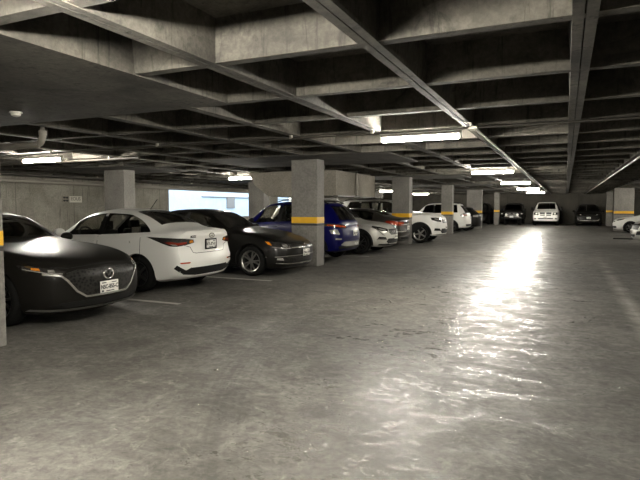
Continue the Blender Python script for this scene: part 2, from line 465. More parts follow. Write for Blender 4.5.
# ------------------------------------------------------------------ pipes, conduits, fittings
def pipe(name, pts, r, mat, label, cat, parts=None):
    bm = bmesh.new(); tube(bm, pts, r, 12); o = finish(bm, name, mat, None, 40)
    tag(o, label, cat); return o
def clips(o, pts, z0, r):
    for x, y in pts:
        bm = bmesh.new(); box(bm, x - r - .01, x + r + .01, y - r - .01, y + r + .01, z0 - .01, SOF + .01, 0.003); finish(bm, 'pipe_clip', M['galv'], o)
def bend(p0, p1, p2, rad, n=6):
    p0, p1, p2 = Vector(p0), Vector(p1), Vector(p2)
    a = p1 + (p0 - p1).normalized() * rad; b = p1 + (p2 - p1).normalized() * rad
    return [a.lerp(p1, t / n).lerp(p1.lerp(b, t / n), t / n) for t in range(n + 1)]
pts = [(-7.3, 5.75, 2.99)] + bend((-7.3, 5.75, 2.9), (-7.3, 5.75, 2.46), (-13, 5.75, 2.42), 0.16) + [(-13.0, 5.75, 2.40)]
dr = pipe('drain_pipe', pts, 0.052, M['pvc'], 'grey drain pipe bending under the slab, above the left lamp', 'pipe')
bm = bmesh.new(); tube(bm, [(-7.3, 5.75, 2.60), (-7.3, 5.75, 2.66)], 0.060, 14); finish(bm, 'socket', M['pvc'], dr, 40)
pipe('wall_pipe', [(-17.32, Y0 + .1, 2.44), (-17.32, 20.2, 2.40), (-17.32, 35, 2.38)], 0.075, M['pvc'], 'thick grey pipe running high along the left wall', 'pipe')
o = pipe('service_pipe', [(-16.9, Y0 + .1, 2.61), (-16.9, 40, 2.61)], 0.05, M['darkpipe'], 'thin dark pipe just above the thick wall pipe', 'pipe')
clips(o, [(-16.9, 3.85 + 1.48 * k) for k in range(-4, 24, 4)], 2.65, .02)
o = pipe('service_pipe', [(-15.4, 9.6, 2.64), (-9.0, 9.6, 2.64)], 0.03, M['darkpipe'], 'thin dark pipe crossing under the slab beside the left lamp', 'pipe')
clips(o, [(0.08 - 1.43 * k, 9.6) for k in (7, 8, 9, 10)], 2.66, .015)
cd = pipe('conduit', [(X0 + .8, 8.02, 2.64), (X1 - .2, 8.02, 2.64)], 0.014, M['darkpipe'], 'dark conduit crossing the ceiling behind the large aisle lamp', 'conduit')
clips(cd, [(0.08 - 1.43 * k, 8.02) for k in (-5, -4, -3, -2, -1, 2, 3, 5, 7, 9, 11)], 2.648, .012)
bm = bmesh.new(); box(bm, -1.30, -1.18, 7.96, 8.08, 2.61, 2.662, 0.008); finish(bm, 'junction_box', M['galv'], cd)
pipe('conduit', [(-1.27, 7.9, 2.682), (-1.27, Y1 - .1, 2.682)], 0.016, M['galv'], 'pale conduit clipped under the long rib over the aisle', 'conduit')
pipe('conduit', [(1.55, 6.0, 2.677), (1.55, Y1 - .1, 2.677)], 0.022, M['galv'], 'pale conduit running down the right side of the ceiling', 'conduit')
pipe('conduit', [(-9.6, 5.5, 2.68), (-9.6, 15.9, 2.68)], 0.016, M['galv'], 'thin conduit along the slab over the left parking row', 'conduit')

r = empty('smoke_detector', (-6.34, 4.62, SOF - .004))
bm = bmesh.new(); lathe(bm, [(0.0, 0.0), (0.075, 0.0), (0.075, -0.015), (0.06, -0.02)], 24, 'z'); finish(bm, 'base', M['whiteplastic'], r, 40)
bm = bmesh.new(); lathe(bm, [(0.06, -0.018), (0.055, -0.045), (0.03, -0.058), (0.0, -0.058)], 24, 'z'); finish(bm, 'sensor_head', M['whiteplastic'], r, 40)
tag(r, 'small round white smoke detector on the flat slab near the left edge pillar', 'smoke detector')

r = empty('wall_sign', (X0, 15.0, 1.80))
bm = bmesh.new(); box(bm, 0.0, 0.02, -0.66, -0.22, -0.16, 0.18, 0.004); finish(bm, 'symbol_panel', M['box'], r)
bm = bmesh.new()
for z in (0.085, -0.075):
    box(bm, 0.019, 0.026, -0.60, -0.28, z - 0.02, z + 0.02); box(bm, 0.019, 0.026, -0.58, -0.47, z - 0.05, z + 0.045); box(bm, 0.019, 0.026, -0.40, -0.30, z - 0.05, z + 0.045)
finish(bm, 'car_symbol', M['signblack'], r)
bm = bmesh.new(); box(bm, 0.0, 0.02, -0.20, 0.62, -0.17, 0.17, 0.004); finish(bm, 'text_panel', M['signwhite'], r)
text_mesh('lettering', 'EOUS', 0.26, M['pvc'], r, (0.023, 0.2, 0.02), (PI / 2, 0, PI / 2))
r.scale = (1, .72, .72)
tag(r, 'small sign of black symbol and white panel on the left wall', 'sign')

# painted lines between the stalls
def stall_line(x0, x1, y, label):
    bm = bmesh.new(); box(bm, x0, x1, y - 0.05, y + 0.05, 0.0005, 0.003)
    tag(finish(bm, 'parking_line', M['line']), label, 'parking line', 'painted parking lines')
stall_line(-9.5, -5.4, 6.56, 'worn white line between the graphite sedan and the white sedan')
stall_line(-9.5, -5.4, 9.42, 'worn white line between the white sedan and the black sedan')
stall_line(-9.5, -5.4, 15.35, 'worn white line between the blue SUV and the silver SUV')
stall_line(-9.5, -5.4, 18.3, 'worn white line between the silver SUV and the brown sedan')
stall_line(-9.5, -5.4, 24.2, 'worn white line beside the white SUV with its hood outward')
bm = bmesh.new(); box(bm, 2.05, 2.85, 28.5, 28.62, 0, 0.05, 0.012)  # low dark bar laid across the floor
tag(finish(bm, 'floor_bar', M['trim']), 'low dark bar lying on the floor before the right-hand cars', 'wheel stop')
# ------------------------------------------------------------------ vehicles
def pchip(xs, ys):
    n = len(xs); h = [xs[i + 1] - xs[i] for i in range(n - 1)]; d = [(ys[i + 1] - ys[i]) / h[i] for i in range(n - 1)]
    m = [d[0]] + [0] * (n - 2) + [d[-1]]
    for i in range(1, n - 1):
        if d[i - 1] * d[i] > 0:
            w1 = 2 * h[i] + h[i - 1]; w2 = h[i] + 2 * h[i - 1]
            m[i] = (w1 + w2) / (w1 / d[i - 1] + w2 / d[i])
    def f(x):
        x = min(max(x, xs[0]), xs[-1]); i = 0
        while i < n - 2 and x > xs[i + 1]: i += 1
        t = (x - xs[i]) / h[i]; t2 = t * t; t3 = t2 * t
        return (2 * t3 - 3 * t2 + 1) * ys[i] + (t3 - 2 * t2 + t) * h[i] * m[i] + (-2 * t3 + 3 * t2) * ys[i + 1] + (t3 - t2) * h[i] * m[i + 1]
    return f

class Shape:
    """Lofted car body: tab rows are (s, top, shoulder, half width, half width at the top, bottom), s from the nose backwards."""
    def __init__(s, tab, bow=(0.22, 0.15), front=None, rear=None):
        s.L = tab[-1][0]; xs = [t[0] for t in tab]
        s.f = [pchip(xs, [t[k] for t in tab]) for k in range(1, 6)]
        s.W = 2 * max(t[3] for t in tab); s.H = max(t[1] for t in tab); s.bow = bow
        s.front = pchip(*zip(*(front or [(0, .06), (.45, 0), (.75, .05), (1.2, .3)])))
        s.rear = pchip(*zip(*(rear or [(0, .10), (.5, 0), (.9, .03), (1.2, .12)])))
    def zt(s, q): return s.f[0](q)
    def zs(s, q): return s.f[1](q)
    def w(s, q): return s.f[2](q)
    def wt(s, q): return s.f[3](q)
    def ring(s, q, dw=0, dt=0, dz=0, zb=None, drop=0):
        zt, zs, w, wt, b = [f(q) for f in s.f]
        zt -= dz; w -= dw; wt -= dt; b = b if zb is None else zb
        zs = min(zs, zt - 0.015); g = zs - b; h = zt - zs
        wt = min(wt, w - 0.05)
        P = [(0, b - .020), (.45 * w, b - .014), (w - .16, b - .004), (w - .07, b + .04 * g), (w - .022, b + .14 * g), (w - .004, b + .30 * g), (w, b + .48 * g),
             (w - .002, b + .64 * g), (w - .010, b + .80 * g), (w - .022, b + .92 * g), (w - .045, zs)]
        cr = min(.045, .4 * h); T = (wt, zt - cr); Q = P[-1]
        for t in (.12, .3, .5, .7, .86):
            P.append((Q[0] + (T[0] - Q[0]) * t + .018 * math.sin(PI * t) * min(1, h * 3), Q[1] + (T[1] - Q[1]) * t))
        rc = min(.09, .3 * h + .02)
        A = P[-1]; B = (wt - rc * 0.25, zt - cr * .82); C = (wt - rc * 1.5, zt - cr * .45)
        for t in (.45, .8, 1): P.append(tuple((1 - t) ** 2 * A[i] + 2 * t * (1 - t) * B[i] + t * t * C[i] for i in (0, 1)))
        P += [(wt * .55, zt - cr * .16), (wt * .25, zt - cr * .03), (0, zt)]
        return P
    def deform(s, p):
        x, y, z = p; q = s.L / 2 - x; a = (abs(y) / (s.W / 2)) ** 2.2
        wf = max(0, 1 - q / 0.9) ** 1.4; wr = max(0, 1 - (s.L - q) / 0.8) ** 1.4
        return (x - wf * (s.bow[0] * a + s.front(z)) + wr * (s.bow[1] * a + s.rear(z)), y, z)
    def loft(s, qa=None, qb=None, n=72, mi=0, cols=10, **kw):
        qa = 0 if qa is None else qa; qb = s.L if qb is None else qb
        qs = [qa + (qb - qa) * (0.5 - 0.5 * math.cos(PI * (i / n))) * .55 + (qb - qa) * (i / n) * .45 for i in range(n + 1)]
        bm = bmesh.new(); R = []
        for q in qs:
            P = s.ring(q, **kw); x = s.L / 2 - q
            full = [(y, z) for y, z in P] + [(-y, z) for y, z in P[-2:0:-1]]
            R.append([bm.verts.new(s.deform((x, y, z))) for y, z in full])
        N = len(R[0])
        for A, B in zip(R, R[1:]):
            for i in range(N): bm.faces.new((A[i], A[(i + 1) % N], B[(i + 1) % N], B[i]))
        half = (N + 2) // 2
        for ring_, q, fl in ((R[0], qa, False), (R[-1], qb, True)):
            P = s.ring(q, **kw); x = s.L / 2 - q
            rows = []
            for i in range(half):
                if i in (0, half - 1): rows.append([ring_[i]] * 1); continue
                y, z = P[i]; r_ = [ring_[i]]
                for c in range(1, cols): r_.append(bm.verts.new(s.deform((x, y - 2 * y * c / cols, z))))
                r_.append(ring_[N - i]); rows.append(r_)
            for a, b in zip(rows, rows[1:]):
                if len(a) == 1:
                    for c in range(cols): bm.faces.new((a[0], b[c + 1], b[c]))
                elif len(b) == 1:
                    for c in range(cols): bm.faces.new((a[c], a[c + 1], b[0]))
                else:
                    for c in range(cols): bm.faces.new((a[c], a[c + 1], b[c + 1], b[c]))
        bmesh.ops.recalc_face_normals(bm, faces=bm.faces)
        for f in bm.faces: f.material_index = mi
        return bm

def prism(bm, poly, axis, a0, a1, mi=1):
    def P(u, v, a): return {'y': (u, a, v), 'z': (u, v, a), 'x': (a, u, v)}[axis]
    A = [bm.verts.new(P(u, v, a0)) for u, v in poly]; B = [bm.verts.new(P(u, v, a1)) for u, v in poly]
    n = len(poly); fs = [bm.faces.new(A), bm.faces.new(B[::-1])]
    for i in range(n): fs.append(bm.faces.new((A[i], B[i], B[(i + 1) % n], A[(i + 1) % n])))
    for f in fs: f.material_index = mi

class Car:
    def __init__(s, kind, shape, pm, loc, rz, label, cat, group='cars parked in the garage'):
        s.sh = shape; s.root = empty(kind, loc, rz); tag(s.root, label, cat, group); s.pm = pm
        bm = shape.loft(); s.bvh = BVHTree.FromBMesh(bm)
        me = bpy.data.meshes.new('body'); bm.to_mesh(me); bm.free()
        me.materials.append(pm); me.materials.append(M['dash']); s.body = link('body', me, s.root)
        s.cut = []; s.L = shape.L; s.arches = []
    def X(s, q): return s.L / 2 - q
    # -- surface panels laid on the body
    def ray(s, u, v, view):
        L, W = s.L, s.sh.W
        if isinstance(view, tuple):            # ('front'|'rear', yaw)
            end, yaw = view; sg = 1 if end == 'front' else -1
            d = Vector((-sg * math.cos(yaw), math.sin(yaw), 0)); side = Vector((d.y, -d.x, 0)) * sg
            e = 1 if u > 0 else -1
            o = side * (u - .6 * e) + Vector((sg * (L / 2 - .15), .6 * e, v)) - d * 6
        elif view == 'front': o, d = Vector((6, u, v)), Vector((-1, 0, 0))
        elif view == 'rear': o, d = Vector((-6, u, v)), Vector((1, 0, 0))
        elif view == 'left': o, d = Vector((s.X(u), 4, v)), Vector((0, -1, 0))
        elif view == 'right': o, d = Vector((s.X(u), -4, v)), Vector((0, 1, 0))
        else: o, d = Vector((s.X(u), v, 4)), Vector((0, 0, -1))
        h = s.bvh.ray_cast(o, d)[0]
        if h is None: h = s.bvh.find_nearest(o + d * 5.4)[0]
        return h, d
    def panel(s, name, poly, view, mat, off=0.004, thick=0.012, parent=None, step=0.06, single=False, flat=False):
        bm = bmesh.new(); vs = [bm.verts.new((u, v, 0)) for u, v in poly]; bm.faces.new(vs)
        bmesh.ops.triangulate(bm, faces=bm.faces)
        for _ in range(5):
            es = [e for e in bm.edges if e.calc_length() > step]
            if not es: break
            bmesh.ops.subdivide_edges(bm, edges=es, cuts=1); bmesh.ops.triangulate(bm, faces=bm.faces)
        depths = None
        d = None
        for v in bm.verts:
            h, d = s.ray(v.co.x, v.co.y, view); v.co = h - d * off
        if not single:
            r = bmesh.ops.extrude_face_region(bm, geom=list(bm.faces))
            nv = [g for g in r['geom'] if isinstance(g, bmesh.types.BMVert)]
            bmesh.ops.translate(bm, vec=-d * 0.0, verts=nv)
            old = [v for v in bm.verts if v not in set(nv)]
            for v in old: v.co = v.co + d * thick
        return finish(bm, name, mat, parent or s.root, 35)
    def strip(s, name, line, width, view, mat, off=0.003, thick=0.006, parent=None, closed=False):
        bm = bmesh.new(); dl = []
        for a, b in zip(line, line[1:]):
            n = max(1, int(math.hypot(b[0] - a[0], b[1] - a[1]) / 0.06))
            dl += [(a[0] + (b[0] - a[0]) * t / n, a[1] + (b[1] - a[1]) * t / n) for t in range(n)]
        dl.append(line[-1]); prev = None; n = len(dl); d = None
        for i in range(n):
            a = dl[max(i - 1, 0)]; b = dl[min(i + 1, n - 1)]; tx, ty = b[0] - a[0], b[1] - a[1]; l = math.hypot(tx, ty) or 1
            nx, ny = -ty / l * width / 2, tx / l * width / 2; row = []
            for sg in (1, -1):
                h, d = s.ray(dl[i][0] + sg * nx, dl[i][1] + sg * ny, view)
                row += [bm.verts.new(h - d * off), bm.verts.new(h + d * (thick - off))]
            if prev:
                bm.faces.new((prev[0], row[0], row[2], prev[2])); bm.faces.new((prev[1], prev[3], row[3], row[1]))
                bm.faces.new((prev[0], prev[1], row[1], row[0])); bm.faces.new((prev[2], row[2], row[3], prev[3]))
            else: bm.faces.new((row[0], row[2], row[3], row[1]))
            prev = row
        bm.faces.new((prev[0], prev[1], prev[3], prev[2]))
        return finish(bm, name, mat, parent or s.root, 40)
    def both(s, name, poly, view, mat, **kw):
        kids = []
        for sg in (1, -1):
            v = (view[0], view[1] * sg) if isinstance(view, tuple) else view
            kids.append(s.panel(name, [(sg * u, z) for u, z in poly], v, mat, **kw))
        return kids
    # -- cabin
    def cabin(s, qa, qb, sides, ws, rw=None, rear_poly=None, glass='glass', rearglass='glassdark', floor=.38):
        c = s.sh.loft(qa, qb, n=40, mi=1, cols=6, dw=.075, dt=.055, dz=.045, zb=floor)
        me = bpy.data.meshes.new('c'); c.to_mesh(me); c.free(); s.cut.append(me)
        s.glass = []
        for (a, b, slope_a, slope_b, tint) in sides:
            poly = s.side_poly(a, b, slope_a, slope_b)
            bm = bmesh.new(); prism(bm, [(s.X(q), z) for q, z in poly], 'y', -2, 2); bmesh.ops.recalc_face_normals(bm, faces=bm.faces)
            me = bpy.data.meshes.new('c'); bm.to_mesh(me); bm.free(); s.cut.append(me)
            for v in ('left', 'right'): s.panel('side_window', poly, v, M[tint or glass], off=-.014, single=True)
        for (a, b, *_), (a2, *_r) in zip(sides, sides[1:]):
            q = (b + a2) / 2
            for v in ('left', 'right'): s.strip('pillar_trim', [(q, s.sh.zs(q) + .03), (q, s.sh.zt(q) - .085)], a2 - b + .012, v, M['trim'], off=.003)
        for name, poly, mt in (('windshield', ws, glass), ('rear_window', rw, rearglass)):
            if not poly: continue
            full = [(q, y) for q, y in poly] + [(q, -y) for q, y in poly[::-1]]
            zlow = min(s.sh.zs(q) for q, y in poly) + .02
            bm = bmesh.new(); prism(bm, [(s.X(q), y) for q, y in full], 'z', zlow, 2.4); bmesh.ops.recalc_face_normals(bm, faces=bm.faces)
            me = bpy.data.meshes.new('c'); bm.to_mesh(me); bm.free(); s.cut.append(me)
            s.panel(name, full, 'top', M[mt], off=-.016, single=True, step=.12)
        if rear_poly:
            full = rear_poly + [(-u, z) for u, z in rear_poly[::-1]]
            bm = bmesh.new(); prism(bm, full, 'x', s.X(s.L + .1), s.X(s.L - .62)); bmesh.ops.recalc_face_normals(bm, faces=bm.faces)
            me = bpy.data.meshes.new('c'); bm.to_mesh(me); bm.free(); s.cut.append(me)
            s.panel('rear_window', full, 'rear', M[rearglass], off=-.016, single=True, step=.12)
    def side_poly(s, a, b, sa, sb):
        # window between stations a and b, belt up to the roof rail; sa/sb: extra lean of the two ends
        n = 18; top = []; bot = []; arc = sb == 'arc'; sb = 0 if arc else sb
        for i in range(n + 1):
            q = a + (b - a) * i / n; z0 = s.sh.zs(q) + .035; z1 = s.sh.zt(q) - .085
            
            if arc and q > b - .62: z1 = z0 + (z1 - z0) * math.sqrt(max(0, 1 - ((q - b + .62) / .62) ** 2.2))
            top.append((q, max(z1, z0 + .012))); bot.append((q, z0))
        hmax = max(t[1] - b_[1] for t, b_ in zip(top, bot))
        top = [(q + (sa if i == 0 else (sb if i == n else sa * (1 - i / n) * 0 )), z) for i, (q, z) in enumerate(top)]
        if sa > 0: top = [top[0]] + [t for t in top[1:] if t[0] > top[0][0] + .01]
        if sb < 0: top = [t for t in top[:-1] if t[0] < top[-1][0] - .01] + [top[-1]]
        return bot + top[::-1]
    def interior(s, q1, q2, wheel=True, belt=.95):
        bm = bmesh.new(); w = s.sh.W / 2 - .16
        def seat(qf, y0, y1, hh):
            box(bm, s.X(qf + .50), s.X(qf), y0, y1, .40, .58, .04)
            r0 = len(bm.verts)
            box(bm, s.X(qf + .60), s.X(qf + .46), y0, y1, .50, hh, .04)
            box(bm, s.X(qf + .60), s.X(qf + .50), (y0 + y1) / 2 - .12, (y0 + y1) / 2 + .12, hh - .01, hh + .17, .035)
        seat(q1, .12, .12 + .48, belt + .08); seat(q1, -.60, -.12, belt + .08)
        finish(bm, 'front_seats', M['seat'], s.root, 40)
        if q2:
            bm = bmesh.new()
            box(bm, s.X(q2 + .5), s.X(q2), -.60, .60, .42, .60, .04); box(bm, s.X(q2 + .62), s.X(q2 + .48), -.60, .60, .50, belt + .06, .04)
            for y in (-.40, .40): box(bm, s.X(q2 + .62), s.X(q2 + .52), y - .12, y + .12, belt + .04, belt + .16, .03)
            finish(bm, 'rear_bench', M['seat'], s.root, 40)
        bm = bmesh.new(); box(bm, s.X(q1 - .22), s.X(q1 - .55), -w + .12, w - .12, .62, belt - .05, .04); finish(bm, 'dashboard', M['dash'], s.root, 40)
        if wheel:
            c = Vector((s.X(q1 + .02), .36, belt - .05)); pts = []
            for k in range(20):
                a = 2 * PI * k / 20; pts.append(c + Vector((.07 * math.sin(a), .185 * math.cos(a), .17 * math.sin(a))))
            bm = bmesh.new(); tube(bm, pts, .016, 8, True); tube(bm, [c + Vector((0, .17, 0)), c - Vector((0, .17, 0))], .018, 6)
            tube(bm, [c, c + Vector((.2, 0, -.1))], .03, 8); finish(bm, 'steering_wheel', M['dash'], s.root, 40)
    # -- wheels
    def wheels(s, qf, qr, R=.33, style='five', rim='rim', cladding=None, wid=.21, gap=.055):
        bm = bmesh.new(); s.R = R
        for q in (qf, qr):
            for sg in (1, -1):
                m = bmesh.new()
                bmesh.ops.create_cone(m, cap_ends=True, segments=40, radius1=R + gap, radius2=R + gap, depth=.42)
                bmesh.ops.rotate(m, verts=m.verts, cent=(0, 0, 0), matrix=Matrix.Rotation(PI / 2, 3, 'X'))
                bmesh.ops.translate(m, verts=m.verts, vec=(s.X(q), sg * (s.sh.W / 2 - .26 + .21), R))
                for f in m.faces: f.material_index = 1
                me = bpy.data.meshes.new('c'); m.to_mesh(me); m.free(); bm.from_mesh(me)
        me = bpy.data.meshes.new('c'); bm.to_mesh(me); bm.free(); s.cut.append(me)
        ty, rm, hb = wheel_meshes(R, style, rim, wid)
        for q in (qf, qr):
            for sg in (1, -1):
                y = sg * (min(s.sh.w(q), s.sh.W / 2) - wid / 2 - .015)
                t = link('wheel', ty, s.root, (s.X(q), y, R)); t.rotation_euler = (0, random.uniform(0, 1.2), 0 if sg > 0 else PI)
                link('rim', rm, t); link('brake_hub', hb, t)
                if cladding:
                    pl = []
                    for k in range(19):
                        a = PI * (-.06 + 1.12 * k / 18); pl.append((q - (R + gap - .003) * math.cos(a), R + (R + gap - .003) * math.sin(a)))
                    for k in range(18, -1, -1):
                        a = PI * (-.06 + 1.12 * k / 18); pl.append((q - (R + gap + cladding) * math.cos(a), R + (R + gap + cladding) * math.sin(a)))
                    pl = [(u, max(z, s.sh.f[4](u) + .015)) for u, z in pl]
                    s.panel('wheel_arch_trim', pl, 'left' if sg > 0 else 'right', M['trim'], off=.012, thick=.03, step=.1)
    def mirrors(s, q, z, mat=None, sc=1.0):
        for sg in (1, -1):
            bm = bmesh.new(); bmesh.ops.create_icosphere(bm, subdivisions=3, radius=1)
            for v in bm.verts:
                x, y, zz = v.co; k = 1 if x > 0 else .35
                v.co = (x * .10 * k * sc, y * .105 * sc * (1 - .15 * x), zz * .075 * sc)
            yb = s.sh.w(q) - .02
            bmesh.ops.translate(bm, verts=bm.verts, vec=(s.X(q), sg * (yb + .13 * sc), z + .03))
            o = finish(bm, 'side_mirror', mat or s.pm, s.root, 50)
            bm = bmesh.new(); tube(bm, [(s.X(q), sg * (yb - .06), z - .03), (s.X(q), sg * (yb + .08), z)], .022, 8); finish(bm, 'stalk', M['trim'], o, 50)
    def seams(s, doors, hood=None, z0=.34):
        """doors: list of q of the vertical shut lines"""
        for v in ('left', 'right'):
            for q, lean in doors:
                zt = s.sh.zs(q) + .01
                ln = [(q + lean * max(0, (.55 - z)) , z) for z in (zt, .8, .65, .5, .4, z0)]
                s.strip('door_seam', ln, .009, v, M['seam'], off=.0012, thick=.004)
    def handles(s, qs, z, mat=None):
        for v in ('left', 'right'):
            for q in qs: s.panel('door_handle', [(q, z), (q + .19, z + .006), (q + .19, z + .034), (q, z + .028)], v, mat or s.pm, off=.022, thick=.03, step=.2)
    def plate(s, end, z, text, y=0, w=.30, h=.15, dark=False, out=.012, tilt=0):
        hit, d = s.ray(y, z, end); sg = 1 if end == 'front' else -1
        xs = [s.ray(y + a, z + b, end)[0].x for a in (-w / 2, 0, w / 2) for b in (-h / 2, 0, h / 2)]
        x = max(xs) if sg > 0 else min(xs)
        bm = bmesh.new(); box(bm, -.006, .006, -w / 2, w / 2, -h / 2, h / 2, .004); base = set(bm.faces)
        for a, b_, z0, z1 in ((-.42, -.18, .30, .40), (.12, .40, .30, .38), (-.2, .25, -.42, -.34), (-.44, -.34, -.45, -.28)):
            box(bm, *sorted((sg * .0055, sg * .0070)), w * a, w * b_, h * z0, h * z1)
        for f in bm.faces:
            if f not in base: f.material_index = 1
        o = finish(bm, 'number_plate', [M['plate'], M['platetext']], s.root, 40); o.location = (x + sg * out, y, z)
        rot = (PI / 2, 0, PI / 2 * sg)
        text_mesh('plate_number', text, h * .50, M['platetext'], o, (sg * .0065, 0, -.002), rot, .0012, .80)
        if dark:
            bm = bmesh.new()
            for a, b, c_, e in ((-w/2-.012, w/2+.012, h/2-.006, h/2+.02), (-w/2-.012, w/2+.012, -h/2-.02, -h/2+.006), (-w/2-.014, -w/2+.008, -h/2, h/2), (w/2-.008, w/2+.014, -h/2, h/2)):
                box(bm, -.008, .011, a, b, c_, e)
            finish(bm, 'plate_frame', M['trim'], o)
        return o
    def badge(s, end, z, rx, rz, strokes, y=0, mat='chrome', r=.006, out=.008, ring=True):
        hit, d = s.ray(y, z, end); sg = 1 if end == 'front' else -1
        bm = bmesh.new()
        if ring: tube(bm, [(0, rx * math.cos(2 * PI * k / 28), rz * math.sin(2 * PI * k / 28)) for k in range(28)], r, 8, True)
        for st in strokes: tube(bm, [(0, -sg * u * rx * -1 if sg < 0 else u * rx, v * rz) for u, v in st], r * .9, 6)
        o = finish(bm, 'emblem', M[mat], s.root, 50); o.location = hit + Vector((sg * out, 0, 0)); return o
    def antenna(s, q, h=.2):
        z = s.sh.zt(q); bm = bmesh.new(); tube(bm, [(s.X(q), 0, z - .01), (s.X(q) - h * .75, 0, z + h * .8)], .006, 6); finish(bm, 'antenna', M['trim'], s.root, 40)
    def wipers(s, q, y=.45, n=2):
        pass
    # -- cut the openings
    def done(s):
        tmp = []
        for me in s.cut:
            o = bpy.data.objects.new('cutter', me); COL.objects.link(o); tmp.append(o)
            m = s.body.modifiers.new('b', 'BOOLEAN'); m.operation = 'DIFFERENCE'; m.solver = 'EXACT'; m.object = o
            o.parent = s.root
        bpy.context.view_layer.update()
        dg = bpy.context.evaluated_depsgraph_get()
        new = bpy.data.meshes.new_from_object(s.body.evaluated_get(dg))
        s.body.modifiers.clear(); s.body.data = new; new.name = 'body'
        for o in tmp: bpy.data.objects.remove(o)
        new.polygons.foreach_set('use_smooth', [True] * len(new.polygons)); new.set_sharp_from_angle(angle=math.radians(32))

WM = {}
def wheel_meshes(R, style, rim, wid):
    key = (R, style, rim, wid)
    if key in WM: return WM[key]
    rr = R * .70; h = wid / 2
    bm = bmesh.new()
    lathe(bm, [(rr - .02, -h + .02), (rr, -h + .004), (rr + .03, -h), (R - .05, -h - .004), (R - .018, -h + .012), (R, -h + .04), (R, h - .04), (R - .018, h - .012),
               (R - .05, h + .004), (rr + .03, h), (rr, h - .004), (rr - .02, h - .02)], 40)
    t = finish(bm, 'wheel', M['tyre'], None, 40)
    bm = bmesh.new()
    lathe(bm, [(rr - .03, -h + .03), (rr - .005, h - .06), (rr - .022, h - .018), (rr + .004, h - .002), (rr + .006, h - .012)], 40)
    hubr = rr * .22; y0, y1 = h - .045, h - .010
    lathe(bm, [(0, y1 + .004), (hubr * .6, y1 + .004), (hubr, y1 - .004), (hubr * 1.05, y0)], 24)
    n, pair, wd = {'five': (5, False, .055), 'twin': (5, True, .026), 'multi': (10, False, .024), 'six': (6, False, .05)}[style]
    for k in range(n):
        for off in ((-.16, .16) if pair else (0,)):
            a0 = 2 * PI * k / n; a1 = a0 + off; pr = []
            ia = (hubr * .75 * math.cos(a0 + off * .6), hubr * .75 * math.sin(a0 + off * .6)); ob = ((rr - .008) * math.cos(a1 + off * .35), (rr - .008) * math.sin(a1 + off * .35))
            tx, tz = ob[0] - ia[0], ob[1] - ia[1]; l = math.hypot(tx, tz); nx, nz = -tz / l, tx / l
            A = []
            for (px, pz), ww, yo in ((ia, wd * .6, y1), (ob, wd * .5, y1 - .006)):
                A.append([bm.verts.new((px + nx * ww * e, yy, pz + nz * ww * e)) for e, yy in ((-1, y0), (1, y0), (.8, yo), (-.8, yo))])
            for i in range(4): bm.faces.new((A[0][i], A[0][(i + 1) % 4], A[1][(i + 1) % 4], A[1][i]))
    r = finish(bm, 'rim', M[rim], None, 35)
    bm = bmesh.new(); lathe(bm, [(0, h - .10), (rr - .03, h - .10), (rr - .03, h - .12), (0, h - .12)], 24); hb = finish(bm, 'brake_hub', M['hub'], None, 35)
    WM[key] = (t.data, r.data, hb.data)
    for o in (t, r, hb): bpy.data.objects.remove(o)
    return WM[key]

VW = [[(-.62, .70), (-.28, -.05), (0, .45), (.28, -.05), (.62, .70)], [(-.90, .25), (-.42, -.86), (0, .05), (.42, -.86), (.90, .25)]]
OUT, IN = 0.0, PI      # nose towards the aisle / tail towards the aisle
def place(noseX, Y, L, out, rz=0): # out: nose at noseX; else tail at noseX
    return (noseX - L / 2, Y, 0)

# ---- graphite sedan (nose out)
tab = [(0, .745, .66, .68, .54, .26), (.07, .80, .73, .76, .62, .21), (.22, .85, .795, .83, .70, .18), (.50, .905, .845, .88, .745, .17), (.95, .955, .90, .893, .76, .18), (1.35, 1.005, .93, .897, .745, .18),
       (1.62, 1.045, .945, .898, .72, .18), (2.30, 1.385, .955, .898, .60, .18), (2.80, 1.44, .965, .898, .575, .18), (3.25, 1.42, .98, .898, .57, .18), (3.75, 1.30, 1.0, .893, .57, .18), (4.15, 1.115, 1.01, .88, .62, .19),
       (4.42, 1.06, .99, .84, .66, .22), (4.60, 1.03, .94, .76, .60, .27), (4.66, .95, .88, .68, .54, .32)]
sh = Shape(tab, (.27, .22), front=[(0, .16), (.20, .05), (.42, .0), (.62, .0), (.75, .06), (1.2, .3)])
c = Car('sedan_car', sh, M['p_grey'], place(-5.45, 5.20, 4.66, 1), 0, 'dark graphite sedan with large mesh grille, nose outward beside the left edge pillar', 'car')
c.cabin(1.70, 4.05, [(1.98, 2.72, .14, .02, None), (2.80, 3.62, .0, -.02, None)], [(1.70, .60), (2.30, .50)], [(3.40, .47), (4.02, .52)])
c.interior(1.95, 2.95, belt=.98)
c.wheels(.93, 3.66, .335, 'multi', 'rimdark')
c.mirrors(1.95, .99); c.seams([(1.55, .0), (2.76, .05), (3.6, -.3)]); c.handles([2.5, 3.35], .84)
c.panel('grille', [(-.42, .715), (.42, .715), (.55, .685), (.57, .62), (.45, .47), (.32, .385), (-.32, .385), (-.45, .47), (-.57, .62), (-.55, .685)], 'front', M['grille'], off=.004)
c.strip('grille_surround', [(-.76, .690), (-.62, .660), (-.56, .60), (-.45, .455), (-.33, .375), (.33, .375), (.45, .455), (.56, .60), (.62, .660), (.76, .690)], .026, 'front', M['chrome'], off=.014, thick=.02)
c.plate('front', .465, 'NSC-855-C', out=.02)
c.badge('front', .630, .080, .062, [[(-.78, .30), (-.45, .35), (0, -.35), (.45, .35), (.78, .30)]], r=.008, out=.014)
c.both('headlamp', [(.54, .705), (.64, .735), (.92, .785), (1.06, .79), (1.0, .745), (.76, .70), (.58, .68)], ('front', -.55), M['lensdark'], off=.006)
